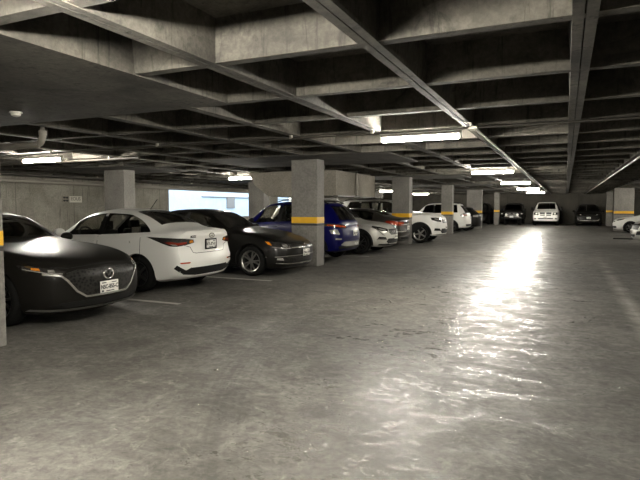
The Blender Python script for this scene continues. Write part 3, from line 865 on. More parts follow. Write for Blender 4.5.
c.both('lamp_projector', [(.66, .704), (.74, .708), (.74, .738), (.67, .734)], ('front', -.55), M['lens'], off=.010)
c.both('turn_signal', [(.82, .725), (.91, .742), (.91, .765), (.83, .755)], ('front', -.55), M['amber'], off=.010)
c.both('running_lamp', [(.58, .690), (.76, .706), (1.0, .752), (1.0, .742), (.76, .694), (.58, .676)], ('front', -.55), M['lens'], off=.012)
c.panel('lower_intake', [(-.60, .325), (.60, .325), (.72, .285), (.60, .255), (-.60, .255), (-.72, .285)], 'front', M['trim'], off=.003)
c.strip('lip', [(-.82, .240), (-.5, .220), (0, .215), (.5, .220), (.82, .240)], .026, 'front', M['rim'], off=.03, thick=.04)
c.strip('hood_seam', [(.25, -.66), (.14, -.5), (.10, -.3), (.09, 0), (.10, .3), (.14, .5), (.25, .66)], .008, 'top', M['seam'], off=.001, thick=.004)
c.done()

# ---- white sedan (tail out)
tab = [(0, .62, .56, .58, .48, .24), (.07, .70, .64, .68, .56, .20), (.25, .78, .72, .79, .66, .18), (.55, .86, .80, .85, .72, .18), (1.1, .96, .90, .865, .73, .18), (1.35, 1.01, .93, .866, .71, .18),
       (2.05, 1.40, .95, .866, .58, .18), (2.55, 1.47, .965, .866, .56, .18), (3.0, 1.455, .985, .866, .555, .18), (3.40, 1.37, 1.01, .862, .55, .18), (3.85, 1.175, 1.03, .85, .58, .19), (4.02, 1.125, 1.03, .84, .62, .20),
       (4.22, 1.105, 1.01, .825, .65, .23), (4.36, 1.075, .98, .79, .64, .26), (4.42, .99, .92, .75, .61, .30)]
sh = Shape(tab, (.26, .17), rear=[(0, .16), (.30, .04), (.55, -.03), (.80, .03), (.97, .0), (1.05, -.03), (1.2, .10)])
L = 4.42
c = Car('sedan_car', sh, M['p_white'], (-5.88 - L / 2, 8.05, 0), PI, 'white sedan backed outward with slanted tail lamps, beside the graphite sedan', 'car')
c.cabin(1.45, 3.95, [(1.66, 2.48, .14, .02, None), (2.56, 3.68, .0, 'arc', None)], [(1.45, .60), (2.02, .50)], [(3.12, .46), (3.74, .52)])
c.interior(1.70, 2.70, belt=.99)
bm = bmesh.new(); box(bm, c.X(3.18), c.X(3.02), .30, .52, 1.02, 1.13, .01); finish(bm, 'parcel', M['cloth'], c.root)
c.wheels(.88, 3.46, .315, 'five', 'rimdark')
c.mirrors(1.7, 1.0); c.seams([(1.28, 0), (2.50, .05), (3.52, -.55)]); c.handles([2.24, 3.1], .86)
c.both('tail_lamp', [(.40, .875), (.42, .93), (.60, .955), (.80, .965), (1.00, .975), (1.12, .982), (1.04, .93), (.94, .87), (.84, .825), (.74, .82), (.56, .84)], ('rear', -.55), M['lensdark'], off=.008, step=.04)
c.both('brake_lens', [(.56, .862), (.74, .840), (.84, .850), (.90, .885), (.84, .900), (.72, .885), (.56, .895)], ('rear', -.55), M['red'], off=.012, step=.04)
c.both('turn_lens', [(.42, .880), (.50, .872), (.50, .915), (.44, .918)], ('rear', -.55), M['amber'], off=.012, step=.04)
c.both('reverse_lens', [(.72, .832), (.80, .832), (.84, .86), (.76, .856)], ('rear', -.55), M['lens'], off=.014, step=.04)
c.plate('rear', .835, 'KYL-09-31', dark=True, out=.012)
c.badge('rear', .985, .075, .040, [[(-.45, -.6), (-.30, .65)], [(.30, -.65), (.45, .6)], [(-.36, -.05), (.36, .05)]], out=.010, r=.006)
text_mesh('badge_lettering', 'ACCENT', .055, M['trim'], c.root, (c.ray(.44, .98, 'rear')[0].x - .004, .44, .98), (PI / 2, 0, -PI / 2), .003)
c.strip('trunk_seam', [(-.62, .83), (-.50, .80), (-.46, .705), (-.40, .69), (.40, .69), (.46, .705), (.50, .80), (.62, .83)], .009, 'rear', M['seam'], off=.001, thick=.004)
c.panel('rear_diffuser', [(-.62, .40), (-.52, .44), (.52, .44), (.62, .40), (.66, .33), (.40, .30), (-.40, .30), (-.66, .33)], 'rear', M['trim'], off=.006)
c.both('bumper_slot', [(.48, .445), (.58, .40), (.68, .45), (.76, .50), (.80, .44), (.72, .38), (.62, .33)], ('rear', -.45), M['trim'], off=.004)
c.both('reflector', [(.50, .545), (.72, .545), (.70, .520), (.52, .518)], ('rear', -.45), M['redbright'], off=.006)
c.strip('spoiler_edge', [(4.30, -.60), (4.36, -.35), (4.38, 0), (4.36, .35), (4.30, .60)], .03, 'top', M['p_white'], off=.012, thick=.02)
c.antenna(3.0, .24)
c.done()

# ---- black sedan (nose out)
tab = [(0, .66, .60, .66, .52, .24), (.06, .73, .68, .74, .60, .20), (.20, .79, .74, .81, .70, .17), (.50, .86, .80, .868, .74, .17), (1.0, .95, .89, .888, .755, .18), (1.35, .995, .92, .889, .74, .18),
       (1.55, 1.03, .935, .889, .72, .18), (2.25, 1.39, .95, .889, .60, .18), (2.75, 1.455, .96, .889, .575, .18), (3.25, 1.44, .975, .889, .57, .18), (3.75, 1.31, 1.0, .885, .57, .18), (4.12, 1.12, 1.01, .87, .62, .19),
       (4.42, 1.08, .99, .84, .66, .22), (4.60, 1.05, .94, .78, .60, .27), (4.66, .96, .88, .72, .54, .32)]
sh = Shape(tab, (.26, .20), front=[(0, .14), (.20, .05), (.42, .0), (.62, .01), (.78, .09), (1.2, .3)])
c = Car('sedan_car', sh, M['p_black'], place(-5.27, 10.72, 4.66, 1), 0, 'black sedan with round emblem, nose outward beside the wide banded pillar', 'car')
c.cabin(1.62, 4.0, [(1.92, 2.68, .14, .02, None), (2.76, 3.62, .0, -.02, None)], [(1.62, .62), (2.24, .50)], [(3.40, .47), (3.98, .52)])
c.interior(1.9, 2.9, belt=.97)
c.wheels(.90, 3.55, .33, 'twin', 'rim')
c.mirrors(1.92, .99); c.seams([(1.5, 0), (2.72, .05), (3.6, -.3)]); c.handles([2.46, 3.3], .84)
c.panel('grille', [(-.46, .705), (.46, .705), (.50, .66), (.46, .605), (-.46, .605), (-.50, .66)], 'front', M['grille'], off=.003)
c.strip('grille_bar', [(-.50, .625), (.50, .625)], .014, 'front', M['chrome'], off=.012, thick=.012)
c.strip('grille_bar', [(-.48, .675), (.48, .675)], .009, 'front', M['chrome'], off=.010, thick=.01)
c.badge('front', .655, .062, .062, VW, out=.014, r=.0065)
c.both('headlamp', [(.48, .70), (.70, .735), (.96, .775), (1.00, .74), (.92, .655), (.70, .618), (.50, .61)], ('front', -.45), M['lensdark'], off=.006)
c.both('lamp_projector', [(.58, .645), (.70, .65), (.71, .705), (.60, .695)], ('front', -.45), M['lens'], off=.012)
c.both('running_lamp', [(.50, .618), (.74, .63), (.90, .658), (.90, .645), (.74, .617), (.50, .606)], ('front', -.45), M['lens'], off=.012)
c.both('turn_signal', [(.90, .68), (.96, .70), (.985, .765), (.93, .755)], ('front', -.45), M['amber'], off=.012)
c.panel('lower_intake', [(-.62, .44), (.62, .44), (.76, .40), (.70, .30), (.55, .26), (-.55, .26), (-.70, .30), (-.76, .40)], 'front', M['grille'], off=.003)
c.strip('intake_chrome', [(-.78, .30), (-.55, .275), (.55, .275), (.78, .30)], .016, 'front', M['chrome'], off=.012, thick=.014)
c.strip('intake_chrome', [(-.86, .43), (-.60, .452), (.60, .452), (.86, .43)], .010, 'front', M['rim'], off=.010, thick=.012)
c.both('fog_lamp', [(.70, .36), (.82, .37), (.82, .41), (.72, .41)], ('front', -.35), M['lens'], off=.008)
c.plate('front', .50, 'PXA-71-60', out=.02)
c.strip('hood_seam', [(.30, -.68), (.16, -.5), (.10, 0), (.16, .5), (.30, .68)], .008, 'top', M['seam'], off=.001, thick=.004)
c.done()

# ---- generic tall car tables
def suv_tab(L, W, H, hood=1.0, cowl=1.35, belt=1.08, nose=.80, ws=.75, hatch=.35, clear=.24, rear_top=.62):
    w = W / 2; zr = H
    return [(0, nose - .06, nose - .14, w * .80, w * .66, clear + .10), (.07, nose + .03, nose - .05, w * .88, w * .72, clear + .03), (.22, hood - .06, hood - .13, w * .95, w * .80, clear), (.55, hood, hood - .06, w * .99, w * .84, clear),
            (cowl - .15, hood + .07, belt - .09, w, w * .84, clear), (cowl, hood + .11, belt - .07, w, w * .81, clear), (cowl + ws, zr - .05, belt - .02, w, w * .68, clear), (cowl + ws + .5, zr, belt, w, w * .66, clear),
            (L - 1.2, zr - .01, belt + .02, w, w * .65, clear), (L - .60, zr - .05, belt + .04, w * .99, w * .64, clear + .02), (L - hatch, zr - .10 - .06, belt + .04, w * .97, w * .63, clear + .03), (L - .12, belt + .12 + (.10 if hatch < .3 else 0), belt + .02, w * .93, w * .70, clear + .06),
            (L - .03, belt + .03, belt - .07, w * .88, w * .72, clear + .09), (L, belt - .05, belt - .14, w * .84, w * .70, clear + .13)]
def rails(c, q0, q1, y):
    for sg in (1, -1):
        z = [c.sh.zt(q0 + (q1 - q0) * t / 8) for t in range(9)]; bm = bmesh.new()
        tube(bm, [(c.X(q0 + (q1 - q0) * t / 8), sg * y, z[t] + (.0 if t in (0, 8) else .035)) for t in range(9)], .016, 8); finish(bm, 'roof_rail', M['trim'], c.root, 50)

# ---- blue SUV (tail out)
L = 4.45
sh = Shape(suv_tab(L, 1.82, 1.66, hatch=.42, belt=1.06), (.25, .22), rear=[(0, .16), (.40, .0), (.70, -.02), (1.0, .03), (1.3, .02)])
c = Car('suv_car', sh, M['p_blue'], (-5.38 - L / 2, 14.05, 0), PI, 'deep blue SUV backed outward, half hidden by the wide banded pillar', 'car')
c.cabin(1.45, L - .30, [(1.72, 2.46, .16, .02, None), (2.54, 3.30, 0, 0, None), (3.38, 3.88, 0, -.08, 'glassdark')], [(1.45, .66), (2.06, .55)], rear_poly=[(.50, 1.52), (.60, 1.14)])
c.interior(1.75, 2.75, belt=1.06); c.wheels(.90, 3.55, .35, 'five', 'rimdark', cladding=.06)
c.mirrors(1.72, 1.09, M['trim']); c.seams([(1.4, 0), (2.5, .03), (3.34, -.3)], z0=.42); c.handles([2.26, 3.1], .94)
c.both('tail_lamp', [(.42, .92), (.42, 1.00), (.70, 1.04), (1.02, 1.06), (1.06, .99), (.80, .94)], ('rear', -.5), M['lensdark'], off=.008)
c.both('brake_lens', [(.46, .94), (.46, .98), (.70, 1.01), (.98, 1.03), (.98, 1.0), (.74, .965)], ('rear', -.5), M['redbright'], off=.014)
c.plate('rear', .78, 'LBR-24-08', out=.012)
c.panel('lower_bumper', [(-.78, .44), (.78, .44), (.72, .36), (-.72, .36)], 'rear', M['trim'], off=.006)
c.panel('skid_plate', [(-.58, .56), (-.70, .47), (-.50, .43), (.50, .43), (.70, .47), (.58, .56)], 'rear', M['lens'], off=.012)
c.both('reflector', [(.66, .62), (.84, .62), (.84, .66), (.66, .65)], ('rear', -.4), M['lens'], off=.008)
c.both('chrome_corner', [(.72, .76), (.92, .78), (.95, .88), (.78, .90)], ('rear', -.5), M['lens'], off=.006)
c.strip('hatch_seam', [(-.62, 1.0), (-.60, .66), (-.52, .60), (.52, .60), (.60, .66), (.62, 1.0)], .01, 'rear', M['seam'], off=.001, thick=.004)
rails(c, 2.3, 3.9, .56); c.done()

# ---- silver SUV (nose out)
L = 4.55
sh = Shape(suv_tab(L, 1.84, 1.66, hood=.98, nose=.80, belt=1.05), (.30, .2), front=[(0, .16), (.30, .03), (.55, 0), (.78, .02), (.95, .10), (1.3, .3)])
c = Car('suv_car', sh, M['p_silver'], place(-5.02, 16.85, L, 1), 0, 'silver white SUV, nose outward just right of the wide banded pillar', 'car')
c.cabin(1.45, L - .30, [(1.72, 2.46, .16, .02, 'glassdark'), (2.54, 3.30, 0, 0, 'glassdark'), (3.38, 3.90, 0, -.08, 'glassdark')], [(1.45, .68), (2.06, .55)], rear_poly=[(.50, 1.52), (.60, 1.16)])
c.interior(1.75, 2.75, belt=1.05); c.wheels(.93, 3.63, .36, 'twin', 'rimdark', cladding=.05)
c.mirrors(1.75, 1.08); c.seams([(1.42, 0), (2.5, .03), (3.34, -.3)], z0=.42); c.handles([2.26, 3.1], .93)
c.panel('grille', [(-.42, .80), (.42, .80), (.46, .70), (.36, .62), (-.36, .62), (-.46, .70)], 'front', M['grille'], off=.004)
for z in (.66, .70, .74, .78): c.strip('grille_bar', [(-.40, z), (.40, z)], .008, 'front', M['chrome'], off=.012, thick=.01)
bm = bmesh.new(); tube(bm, [(0, 0, .09), (0, .05, 0), (0, 0, -.09), (0, -.05, 0)], .010, 6, True); o = finish(bm, 'emblem', M['chrome'], c.root); o.location = c.ray(0, .72, 'front')[0] + Vector((.018, 0, 0))
c.both('headlamp', [(.46, .80), (.70, .86), (.98, .91), (1.02, .86), (.88, .78), (.66, .73), (.48, .72)], ('front', -.5), M['lensdark'], off=.006)
c.both('lamp_projector', [(.56, .75), (.70, .77), (.84, .80), (.82, .835), (.60, .79)], ('front', -.5), M['lens'], off=.012)
c.both('running_lamp', [(.86, .77), (.92, .79), (.74, .62), (.66, .60), (.66, .615), (.72, .64)], ('front', -.5), M['lens'], off=.010)
c.both('fog_lamp', [(.56, .48), (.90, .50), (.86, .57), (.62, .55)], ('front', -.45), M['trim'], off=.006)
c.both('fog_chrome', [(.54, .455), (.92, .475), (.92, .495), (.54, .475)], ('front', -.45), M['chrome'], off=.012)
c.panel('lower_intake', [(-.50, .50), (.50, .50), (.58, .40), (.48, .34), (-.48, .34), (-.58, .40)], 'front', M['trim'], off=.004)
c.plate('front', .55, 'RTD-58-12', out=.016); c.strip('bumper_lip', [(-.80, .315), (-.5, .30), (.5, .30), (.80, .315)], .05, 'front', M['trim'], off=.02, thick=.03)
c.strip('intake_chrome', [(-.62, .36), (-.45, .325), (.45, .325), (.62, .36)], .014, 'front', M['chrome'], off=.024, thick=.03)
rails(c, 2.3, 3.9, .56); c.done()

# ---- dark brown grey sedan (tail out)
tab = [(0, .66, .60, .60, .50, .24), (.07, .74, .68, .70, .58, .20), (.25, .80, .75, .80, .68, .18), (.55, .88, .82, .88, .74, .18), (1.1, .97, .91, .905, .75, .18), (1.45, 1.02, .94, .906, .73, .18),
       (2.2, 1.40, .96, .906, .60, .18), (2.75, 1.455, .975, .906, .58, .18), (3.3, 1.44, .99, .906, .575, .18), (3.8, 1.33, 1.01, .90, .57, .18), (4.25, 1.15, 1.03, .89, .60, .19), (4.45, 1.11, 1.03, .88, .65, .20),
       (4.65, 1.09, 1.01, .85, .67, .23), (4.78, 1.06, .98, .79, .63, .26), (4.84, .98, .92, .74, .58, .30)]
L = 4.84
sh = Shape(tab, (.26, .24), rear=[(0, .16), (.30, .04), (.55, -.03), (.80, .0), (.97, .0), (1.05, -.02), (1.2, .10)])
c = Car('sedan_car', sh, M['p_brown'], (-5.42 - L / 2, 19.75, 0), PI, 'dark brown grey sedan with red tail lamps outward, behind the silver SUV', 'car')
c.cabin(1.55, 4.3, [(1.88, 2.66, .14, .02, 'glassdark'), (2.74, 3.72, 0, -.02, 'glassdark')], [(1.55, .62), (2.18, .52)], [(3.46, .48), (4.12, .54)])
c.interior(1.9, 2.9, belt=.99); c.wheels(.95, 3.75, .33, 'five', 'rim'); c.mirrors(1.9, 1.0); c.seams([(1.45, 0), (2.7, .04), (3.66, -.3)]); c.handles([2.42, 3.35], .86)
c.both('tail_lamp', [(.34, .82), (.34, .93), (.70, .97), (1.00, 1.00), (1.06, .95), (.92, .85), (.66, .815)], ('rear', -.5), M['red'], off=.008)
c.both('brake_lens', [(.40, .86), (.40, .90), (.70, .93), (.92, .95), (.90, .90), (.68, .87)], ('rear', -.5), M['redbright'], off=.013)
c.both('reverse_lens', [(.36, .83), (.56, .84), (.56, .86), (.36, .85)], ('rear', -.5), M['lens'], off=.014)
c.plate('rear', .72, 'TAZ-40-55', out=.012); c.strip('trunk_chrome', [(-.42, .86), (.42, .86)], .03, 'rear', M['chrome'], off=.012, thick=.014)
c.badge('rear', .96, .05, .035, [], out=.008)
c.strip('bumper_crease', [(-.8, .60), (.8, .60)], .016, 'rear', M['chrome'], off=.006, thick=.01); c.strip('bumper_crease', [(-.8, .42), (.8, .42)], .016, 'rear', M['chrome'], off=.006, thick=.01)
c.strip('trunk_seam', [(-.60, .80), (-.52, .68), (-.46, .66), (.46, .66), (.52, .68), (.60, .80)], .009, 'rear', M['seam'], off=.001, thick=.004)
c.panel('rear_diffuser', [(-.55, .38), (.55, .38), (.5, .31), (-.5, .31)], 'rear', M['trim'], off=.006); c.done()

# ---- white SUV (nose out) behind pillar
L = 5.0
sh = Shape(suv_tab(L, 1.90, 1.83, hood=1.24, nose=1.12, belt=1.24, clear=.30, cowl=1.62, ws=.66), (.24, .2), front=[(0, .12), (.35, .02), (.60, 0), (.85, .02), (1.0, .06), (1.3, .3)])
c = Car('suv_car', sh, M['p_white'], place(-4.62, 22.95, L, 1), 0, 'white SUV with bulky hood outward and black arch trims, right of the brown sedan', 'car')
c.cabin(1.72, L - .30, [(1.94, 2.70, .16, .02, None), (2.78, 3.58, 0, 0, None), (3.68, 4.30, 0, -.16, None)], [(1.72, .70), (2.24, .58)], rear_poly=[(.50, 1.66), (.60, 1.32)], rearglass='glass')
c.interior(2.0, 3.0, belt=1.22); c.wheels(.90, 3.85, .385, 'five', 'rim', cladding=.06)
c.mirrors(1.94, 1.28); c.seams([(1.60, 0), (2.74, .03), (3.62, -.3)], z0=.46); c.handles([2.48, 3.36], 1.08)
c.panel('grille', [(-.44, 1.00), (.44, 1.00), (.48, 0.90), (.40, 0.83), (-.40, 0.83), (-.48, 0.90)], 'front', M['grille'], off=.004)
c.strip('grille_bar', [(-.46, 0.92), (.46, 0.92)], .018, 'front', M['chrome'], off=.014, thick=.014)
c.both('headlamp', [(.50, 1.03), (.80, 1.07), (1.00, 1.06), (.98, 0.96), (.80, 0.90), (.52, 0.87)], ('front', -.45), M['lensdark'], off=.006)
c.both('lamp_projector', [(.60, 0.94), (.78, 0.96), (.90, 0.99), (.88, 1.03), (.62, 1.00)], ('front', -.45), M['lens'], off=.012)
c.both('fog_lamp', [(.56, .50), (.92, .52), (.90, .62), (.66, .61)], ('front', -.4), M['trim'], off=.006)
c.panel('lower_intake', [(-.54, .60), (.54, .60), (.60, .48), (.50, .40), (-.50, .40), (-.60, .48)], 'front', M['trim'], off=.004)
c.plate('front', .64, 'UEN-91-03', out=.016); c.strip('bumper_lip', [(-.80, .345), (.80, .345)], .05, 'front', M['lens'], off=.015, thick=.03)
rails(c, 2.6, 4.4, .58); c.done()

# ---- tall white SUV (tail out)
L = 4.5
sh = Shape(suv_tab(L, 1.84, 1.74, hood=1.02, belt=1.10, hatch=.45), (.25, .2), rear=[(0, .16), (.40, .0), (.70, -.02), (1.0, .03), (1.3, .02)])
c = Car('suv_car', sh, M['p_white'], (-5.15 - L / 2, 32.7, 0), PI, 'tall white SUV with dark windows, tail outward behind the slim pillar', 'car')
c.cabin(1.45, L - .30, [(1.72, 2.46, .16, .02, 'glassdark'), (2.54, 3.30, 0, 0, 'glassdark'), (3.38, 3.90, 0, -.08, 'glassdark')], [(1.45, .68), (2.06, .55)], rear_poly=[(.52, 1.58), (.64, 1.16)])
c.interior(1.75, 2.75, belt=1.1); c.wheels(.90, 3.55, .36, 'five', 'rimdark'); c.mirrors(1.72, 1.13); c.seams([(1.4, 0), (2.5, .03), (3.34, -.3)], z0=.42)
c.both('tail_lamp', [(.56, .95), (.56, 1.18), (.80, 1.16), (.96, 1.08), (.98, .98)], ('rear', -.5), M['lens'], off=.008)
c.both('brake_lens', [(.60, 1.0), (.60, 1.06), (.90, 1.06), (.90, 1.0)], ('rear', -.5), M['red'], off=.014)
c.plate('rear', .85, 'VHK-37-66', out=.012); c.panel('lower_bumper', [(-.78, .50), (.78, .50), (.72, .38), (-.72, .38)], 'rear', M['trim'], off=.006); rails(c, 2.3, 3.9, .56); c.done()

# ---- dark hatchback tail beyond it
L = 4.2
sh = Shape(suv_tab(L, 1.78, 1.52, hood=.95, belt=1.0, nose=.74, hatch=.45, clear=.2), (.25, .2))
c = Car('hatchback_car', sh, M['p_dark'], (-4.92 - L / 2, 35.5, 0), PI, 'dark hatchback tail peeking out beyond the tall white SUV', 'car')
c.cabin(1.45, L - .30, [(1.72, 2.46, .14, .02, 'glassdark'), (2.54, 3.30, 0, -.05, 'glassdark')], [(1.45, .64), (2.04, .55)], rear_poly=[(.50, 1.38), (.60, 1.06)])
c.wheels(.85, 3.4, .32, 'five', 'rimdark'); c.both('tail_lamp', [(.55, .85), (.55, 1.0), (.90, 1.0), (.92, .88)], ('rear', -.5), M['lens'], off=.008); c.plate('rear', .72, 'WMC-15-84', out=.012); c.done()

# ---- end wall: seven slot off-roader
def end_car(X, L, noseY): return (X, noseY + L / 2, 0)
L = 4.3
tab = [(0, .98, .90, .60, .54, .50), (.05, 1.06, .98, .63, .57, .48), (.30, 1.10, 1.02, .68, .60, .45), (1.2, 1.14, 1.05, .76, .66, .42), (1.42, 1.17, 1.08, .80, .70, .42), (1.50, 1.22, 1.10, .82, .70, .42), (1.85, 1.78, 1.12, .82, .64, .42),
       (2.0, 1.84, 1.12, .82, .64, .42), (3.9, 1.84, 1.12, .82, .64, .42), (4.2, 1.80, 1.12, .82, .64, .44), (4.27, 1.70, 1.10, .80, .62, .46), (4.30, 1.60, 1.05, .78, .60, .48)]
sh = Shape(tab, (.03, .03), front=[(0, 0), (.5, 0), (1.2, .03)], rear=[(0, 0), (1.8, 0)])
c = Car('off_roader_car', sh, M['p_dark'], end_car(-4.12, L, 47.5), -PI / 2, 'dark boxy off-roader with round lamps and slotted grille at the end wall', 'car')
c.cabin(1.62, L - .15, [(1.85, 2.55, .05, 0, 'glassdark'), (2.65, 3.3, 0, 0, 'glassdark'), (3.4, 4.05, 0, 0, 'glassdark')], [(1.54, .64), (1.80, .58)], glass='glassdark')
c.wheels(.72, 3.25, .40, 'five', 'rimdark', wid=.24)
for k in range(7): c.panel('grille_slot', [(-.30 + .092 * k, .72), (-.252 + .092 * k, .72), (-.252 + .092 * k, .98), (-.30 + .092 * k, .98)], 'front', M['seam'], off=.004, step=.3)
c.panel('grille_panel', [(-.58, .66), (.58, .66), (.60, 1.02), (-.60, 1.02)], 'front', M['lens'], off=.002, step=.3)
for sg in (1, -1):
    pl = [(sg * .45 + .10 * math.cos(2 * PI * k / 20), .86 + .10 * math.sin(2 * PI * k / 20)) for k in range(20)]
    c.panel('headlamp', pl, 'front', M['plate'], off=.02, thick=.03, step=.3)
    bm = bmesh.new(); box(bm, c.X(1.25), c.X(.10), sg * .60, sg * .93, .93, 1.0, .02); o = finish(bm, 'fender', M['trim'], c.root, 30)
    bm = bmesh.new(); box(bm, c.X(.105), c.X(.09), sg * .70, sg * .86, .90, .965); finish(bm, 'turn_signal', M['plate'], o)
    bm = bmesh.new(); box(bm, c.X(3.75), c.X(2.7), sg * .78, sg * .93, .93, 1.0, .02); finish(bm, 'rear_fender', M['trim'], c.root, 30)
    bm = bmesh.new(); box(bm, c.X(1.75), c.X(1.62), sg * .84, sg * 1.02, 1.15, 1.36, .02); finish(bm, 'side_mirror', M['trim'], c.root, 30)
bm = bmesh.new(); box(bm, c.X(.02), c.X(-.16), -.85, .85, .50, .66, .02); finish(bm, 'front_bumper', M['trim'], c.root, 30)
bm = bmesh.new(); box(bm, c.X(-.16), c.X(-.17), -.15, .15, .62, .77); finish(bm, 'number_plate', M['plate'], c.root); c.done()

# ---- white pickup
L = 5.7
tab = [(0, 1.00, .92, .86, .70, .42), (.07, 1.08, 1.0, .92, .76, .36), (.25, 1.14, 1.06, .98, .82, .34), (.8, 1.20, 1.12, 1.005, .86, .34), (1.55, 1.24, 1.16, 1.01, .86, .36), (1.75, 1.27, 1.17, 1.01, .84, .36), (2.35, 1.86, 1.20, 1.01, .74, .38),
       (2.8, 1.93, 1.21, 1.01, .72, .38), (3.75, 1.91, 1.22, 1.01, .72, .38), (3.98, 1.85, 1.22, 1.01, .73, .40), (4.10, 1.40, 1.24, 1.01, .86, .42), (4.2, 1.30, 1.24, 1.01, .90, .42), (5.6, 1.30, 1.24, 1.0, .90, .46), (5.7, 1.26, 1.2, .98, .88, .5)]
sh = Shape(tab, (.14, .05), front=[(0, .08), (.5, 0), (.9, 0), (1.1, .05), (1.4, .2)], rear=[(0, 0), (1.8, 0)])
c = Car('pickup_truck', sh, M['p_white'], end_car(-1.50, L, 47.30), -PI / 2, 'white pickup truck with crossed grille, parked nose outward at the end wall', 'truck', 'cars parked in the garage')
c.cabin(1.85, 3.95, [(2.10, 2.90, .12, 0, 'glassdark'), (3.0, 3.75, 0, 0, 'glassdark')], [(1.85, .74), (2.30, .64)], glass='glassdark')
c.wheels(1.0, 4.55, .41, 'five', 'rim', wid=.27)
c.both('grille', [(.05, .80), (.40, .80), (.42, .88), (.05, .88)], 'front', M['seam'], off=.006)
c.both('grille_upper', [(.05, .93), (.43, .93), (.45, 1.06), (.05, 1.06)], 'front', M['seam'], off=.006)
c.both('headlamp', [(.50, .84), (.88, .86), (.92, 1.06), (.54, 1.06)], ('front', -.15), M['lensdark'], off=.006)
c.both('lamp_projector', [(.60, .90), (.76, .90), (.76, 1.01), (.60, 1.01)], ('front', -.15), M['plate'], off=.012)
c.panel('lower_intake', [(-.55, .52), (.55, .52), (.60, .60), (-.60, .60)], 'front', M['trim'], off=.006)
c.both('fog_lamp', [(.70, .50), (.86, .50), (.86, .60), (.70, .60)], 'front', M['trim'], off=.006)
c.plate('front', .66, 'XJP-62-19', out=.012)
for sg in (1, -1):
    bm = bmesh.new(); box(bm, c.X(2.02), c.X(1.92), sg * 1.03, sg * 1.22, 1.22, 1.48, .03); o = finish(bm, 'side_mirror', M['trim'], c.root, 30)
    bm = bmesh.new(); tube(bm, [(c.X(1.97), sg * .90, 1.22), (c.X(1.97), sg * 1.06, 1.28)], .03, 8); finish(bm, 'stalk', M['trim'], o, 40)
c.done()

# ---- black SUV and dark van at the end wall
L = 4.7
sh = Shape(suv_tab(L, 1.95, 1.74, hood=1.04, nose=.88, belt=1.10), (.22, .2))
c = Car('suv_car', sh, M['p_dark'], end_car(1.66, L, 47.45), -PI / 2, 'black SUV with thin chrome grille line, right of the white pickup', 'car')
c.cabin(1.45, L - .30, [(1.72, 2.46, .16, .02, 'glassdark'), (2.54, 3.30, 0, 0, 'glassdark')], [(1.45, .72), (2.06, .60)], glass='glassdark', rear_poly=[(.50, 1.58), (.60, 1.20)])
c.wheels(.93, 3.75, .36, 'five', 'rimdark'); c.mirrors(1.75, 1.13)
c.strip('grille_chrome', [(-.80, .90), (-.50, .85), (-.25, .83), (.25, .83), (.50, .85), (.80, .90)], .022, 'front', M['chrome'], off=.010, thick=.014)
c.both('headlamp', [(.46, .85), (.86, .90), (.90, .97), (.50, .92)], ('front', -.3), M['lensdark'], off=.006); c.both('lamp_projector', [(.56, .875), (.66, .885), (.66, .915), (.56, .905)], ('front', -.3), M['plate'], off=.012)
c.strip('intake_chrome', [(-.80, .58), (-.66, .42), (.66, .42), (.80, .58)], .018, 'front', M['chrome'], off=.010, thick=.014); c.plate('front', .64, 'YDG-80-47', out=.014); c.done()
L = 4.6
sh = Shape(suv_tab(L, 1.9, 1.86, hood=1.10, nose=.9, belt=1.14, cowl=1.1), (.22, .2))
c = Car('van_car', sh, M['p_dark'], end_car(-6.95, L, 47.5), -PI / 2, 'dark tall van at the end wall, glimpsed between two banded pillars', 'car')
c.cabin(1.2, L - .30, [(1.5, 2.3, .16, .02, 'glassdark'), (2.4, 3.30, 0, 0, 'glassdark')], [(1.2, .70), (1.80, .58)], glass='glassdark', rear_poly=[(.50, 1.66), (.60, 1.24)])
c.wheels(.9, 3.6, .35, 'five', 'rimdark'); c.mirrors(1.5, 1.16, M['trim']); c.both('headlamp', [(.46, .88), (.86, .92), (.90, 1.0), (.50, .96)], ('front', -.3), M['lensdark'], off=.006); c.panel('grille', [(-.40, .74), (.40, .74), (.44, .84), (-.44, .84)], 'front', M['grille'], off=.004); c.plate('front', .60, 'ZAF-29-73', out=.014); c.done()

# ---- right hand side: white hatchback and grey SUV corner (nose towards the aisle)
L = 4.1
sh = Shape(suv_tab(L, 1.76, 1.48, hood=.88, nose=.72, belt=.98, clear=.18, hatch=.42), (.28, .2))
c = Car('hatchback_car', sh, M['p_white'], (2.58 + L / 2, 36.55, 0), PI, 'white hatchback nose outward in front of the broad pillar on the right', 'car')
c.cabin(1.45, L - .30, [(1.70, 2.42, .16, .02, None), (2.50, 3.30, 0, -.05, None)], [(1.45, .64), (2.04, .54)], rear_poly=[(.50, 1.36), (.60, 1.06)])
c.interior(1.75, 2.65, belt=.98); c.wheels(.84, 3.38, .32, 'five', 'rimdark'); c.mirrors(1.7, 1.0)
c.both('headlamp', [(.44, .72), (.70, .80), (.96, .85), (.94, .77), (.66, .70)], ('front', -.45), M['lensdark'], off=.006); c.both('turn_signal', [(.84, .785), (.94, .80), (.94, .835), (.86, .825)], ('front', -.45), M['amber'], off=.014)
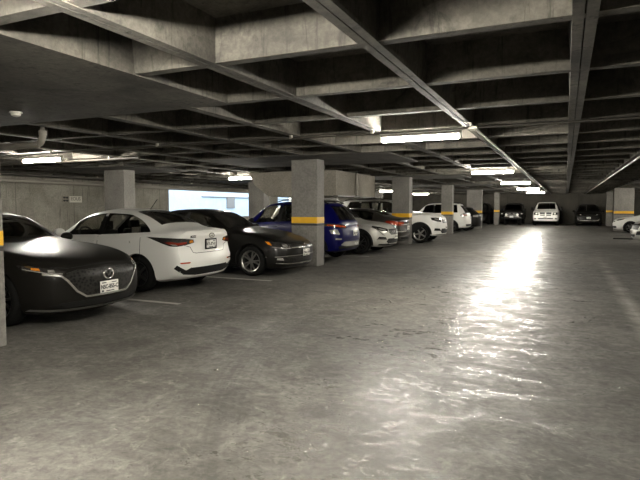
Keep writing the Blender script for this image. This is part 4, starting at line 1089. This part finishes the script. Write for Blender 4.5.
c.panel('lower_intake', [(-.60, .38), (.60, .38), (.66, .30), (.5, .25), (-.5, .25), (-.66, .30)], 'front', M['trim'], off=.004); c.panel('grille', [(-.40, .62), (.40, .62), (.42, .68), (-.42, .68)], 'front', M['grille'], off=.004)
c.plate('front', .47, 'AGS-13-90', out=.014); c.done()
L = 4.5
sh = Shape(suv_tab(L, 1.84, 1.68, hood=1.02, nose=.86, belt=1.08), (.24, .2))
c = Car('suv_car', sh, M['p_silver'], (2.38 + L / 2, 24.5, 0), PI, 'silver SUV whose front bumper enters at the right edge, nearest on that side', 'car')
c.cabin(1.45, L - .30, [(1.72, 2.46, .16, .02, 'glassdark'), (2.54, 3.30, 0, 0, 'glassdark')], [(1.45, .68), (2.06, .55)], rear_poly=[(.50, 1.52), (.60, 1.16)])
c.wheels(.90, 3.6, .35, 'five', 'rimdark', cladding=.06); c.mirrors(1.75, 1.1)
c.panel('grille', [(-.70, .62), (.70, .62), (.74, .80), (.60, .84), (-.60, .84), (-.74, .80)], 'front', M['grille'], off=.006); c.both('headlamp', [(.48, .84), (.80, .90), (1.0, .93), (.96, .85), (.7, .80)], ('front', -.45), M['lensdark'], off=.008)
c.both('bumper_corner', [(.60, .42), (.98, .44), (.98, .60), (.64, .56)], ('front', -.45), M['trim'], off=.008)
c.panel('lower_intake', [(-.55, .44), (.55, .44), (.5, .34), (-.5, .34)], 'front', M['trim'], off=.004); c.plate('front', .54, 'BLV-46-21', out=.016); c.done()

# ------------------------------------------------------------------ world and view
w = bpy.data.worlds.new('world'); S.world = w; w.use_nodes = True
nt = w.node_tree; bg = nt.nodes['Background']
sky = nt.nodes.new('ShaderNodeTexSky'); sky.sky_type = 'NISHITA'; sky.sun_elevation = math.radians(50); sky.sun_rotation = math.radians(90); sky.sun_disc = False
mx = mixc(nt, 0.7, sky.outputs[0], (0.80, 0.92, 1.0)); nt.links.new(mx, bg.inputs['Color']); bg.inputs['Strength'].default_value = 1.5
S.view_settings.view_transform = 'Standard'; S.view_settings.look = 'None'; S.view_settings.gamma = 1; S.view_settings.use_curve_mapping = False
S.view_settings.exposure = 0.0
S.cycles.use_denoising = True
S.cycles.max_bounces = 8; S.cycles.sample_clamp_indirect = 6.0
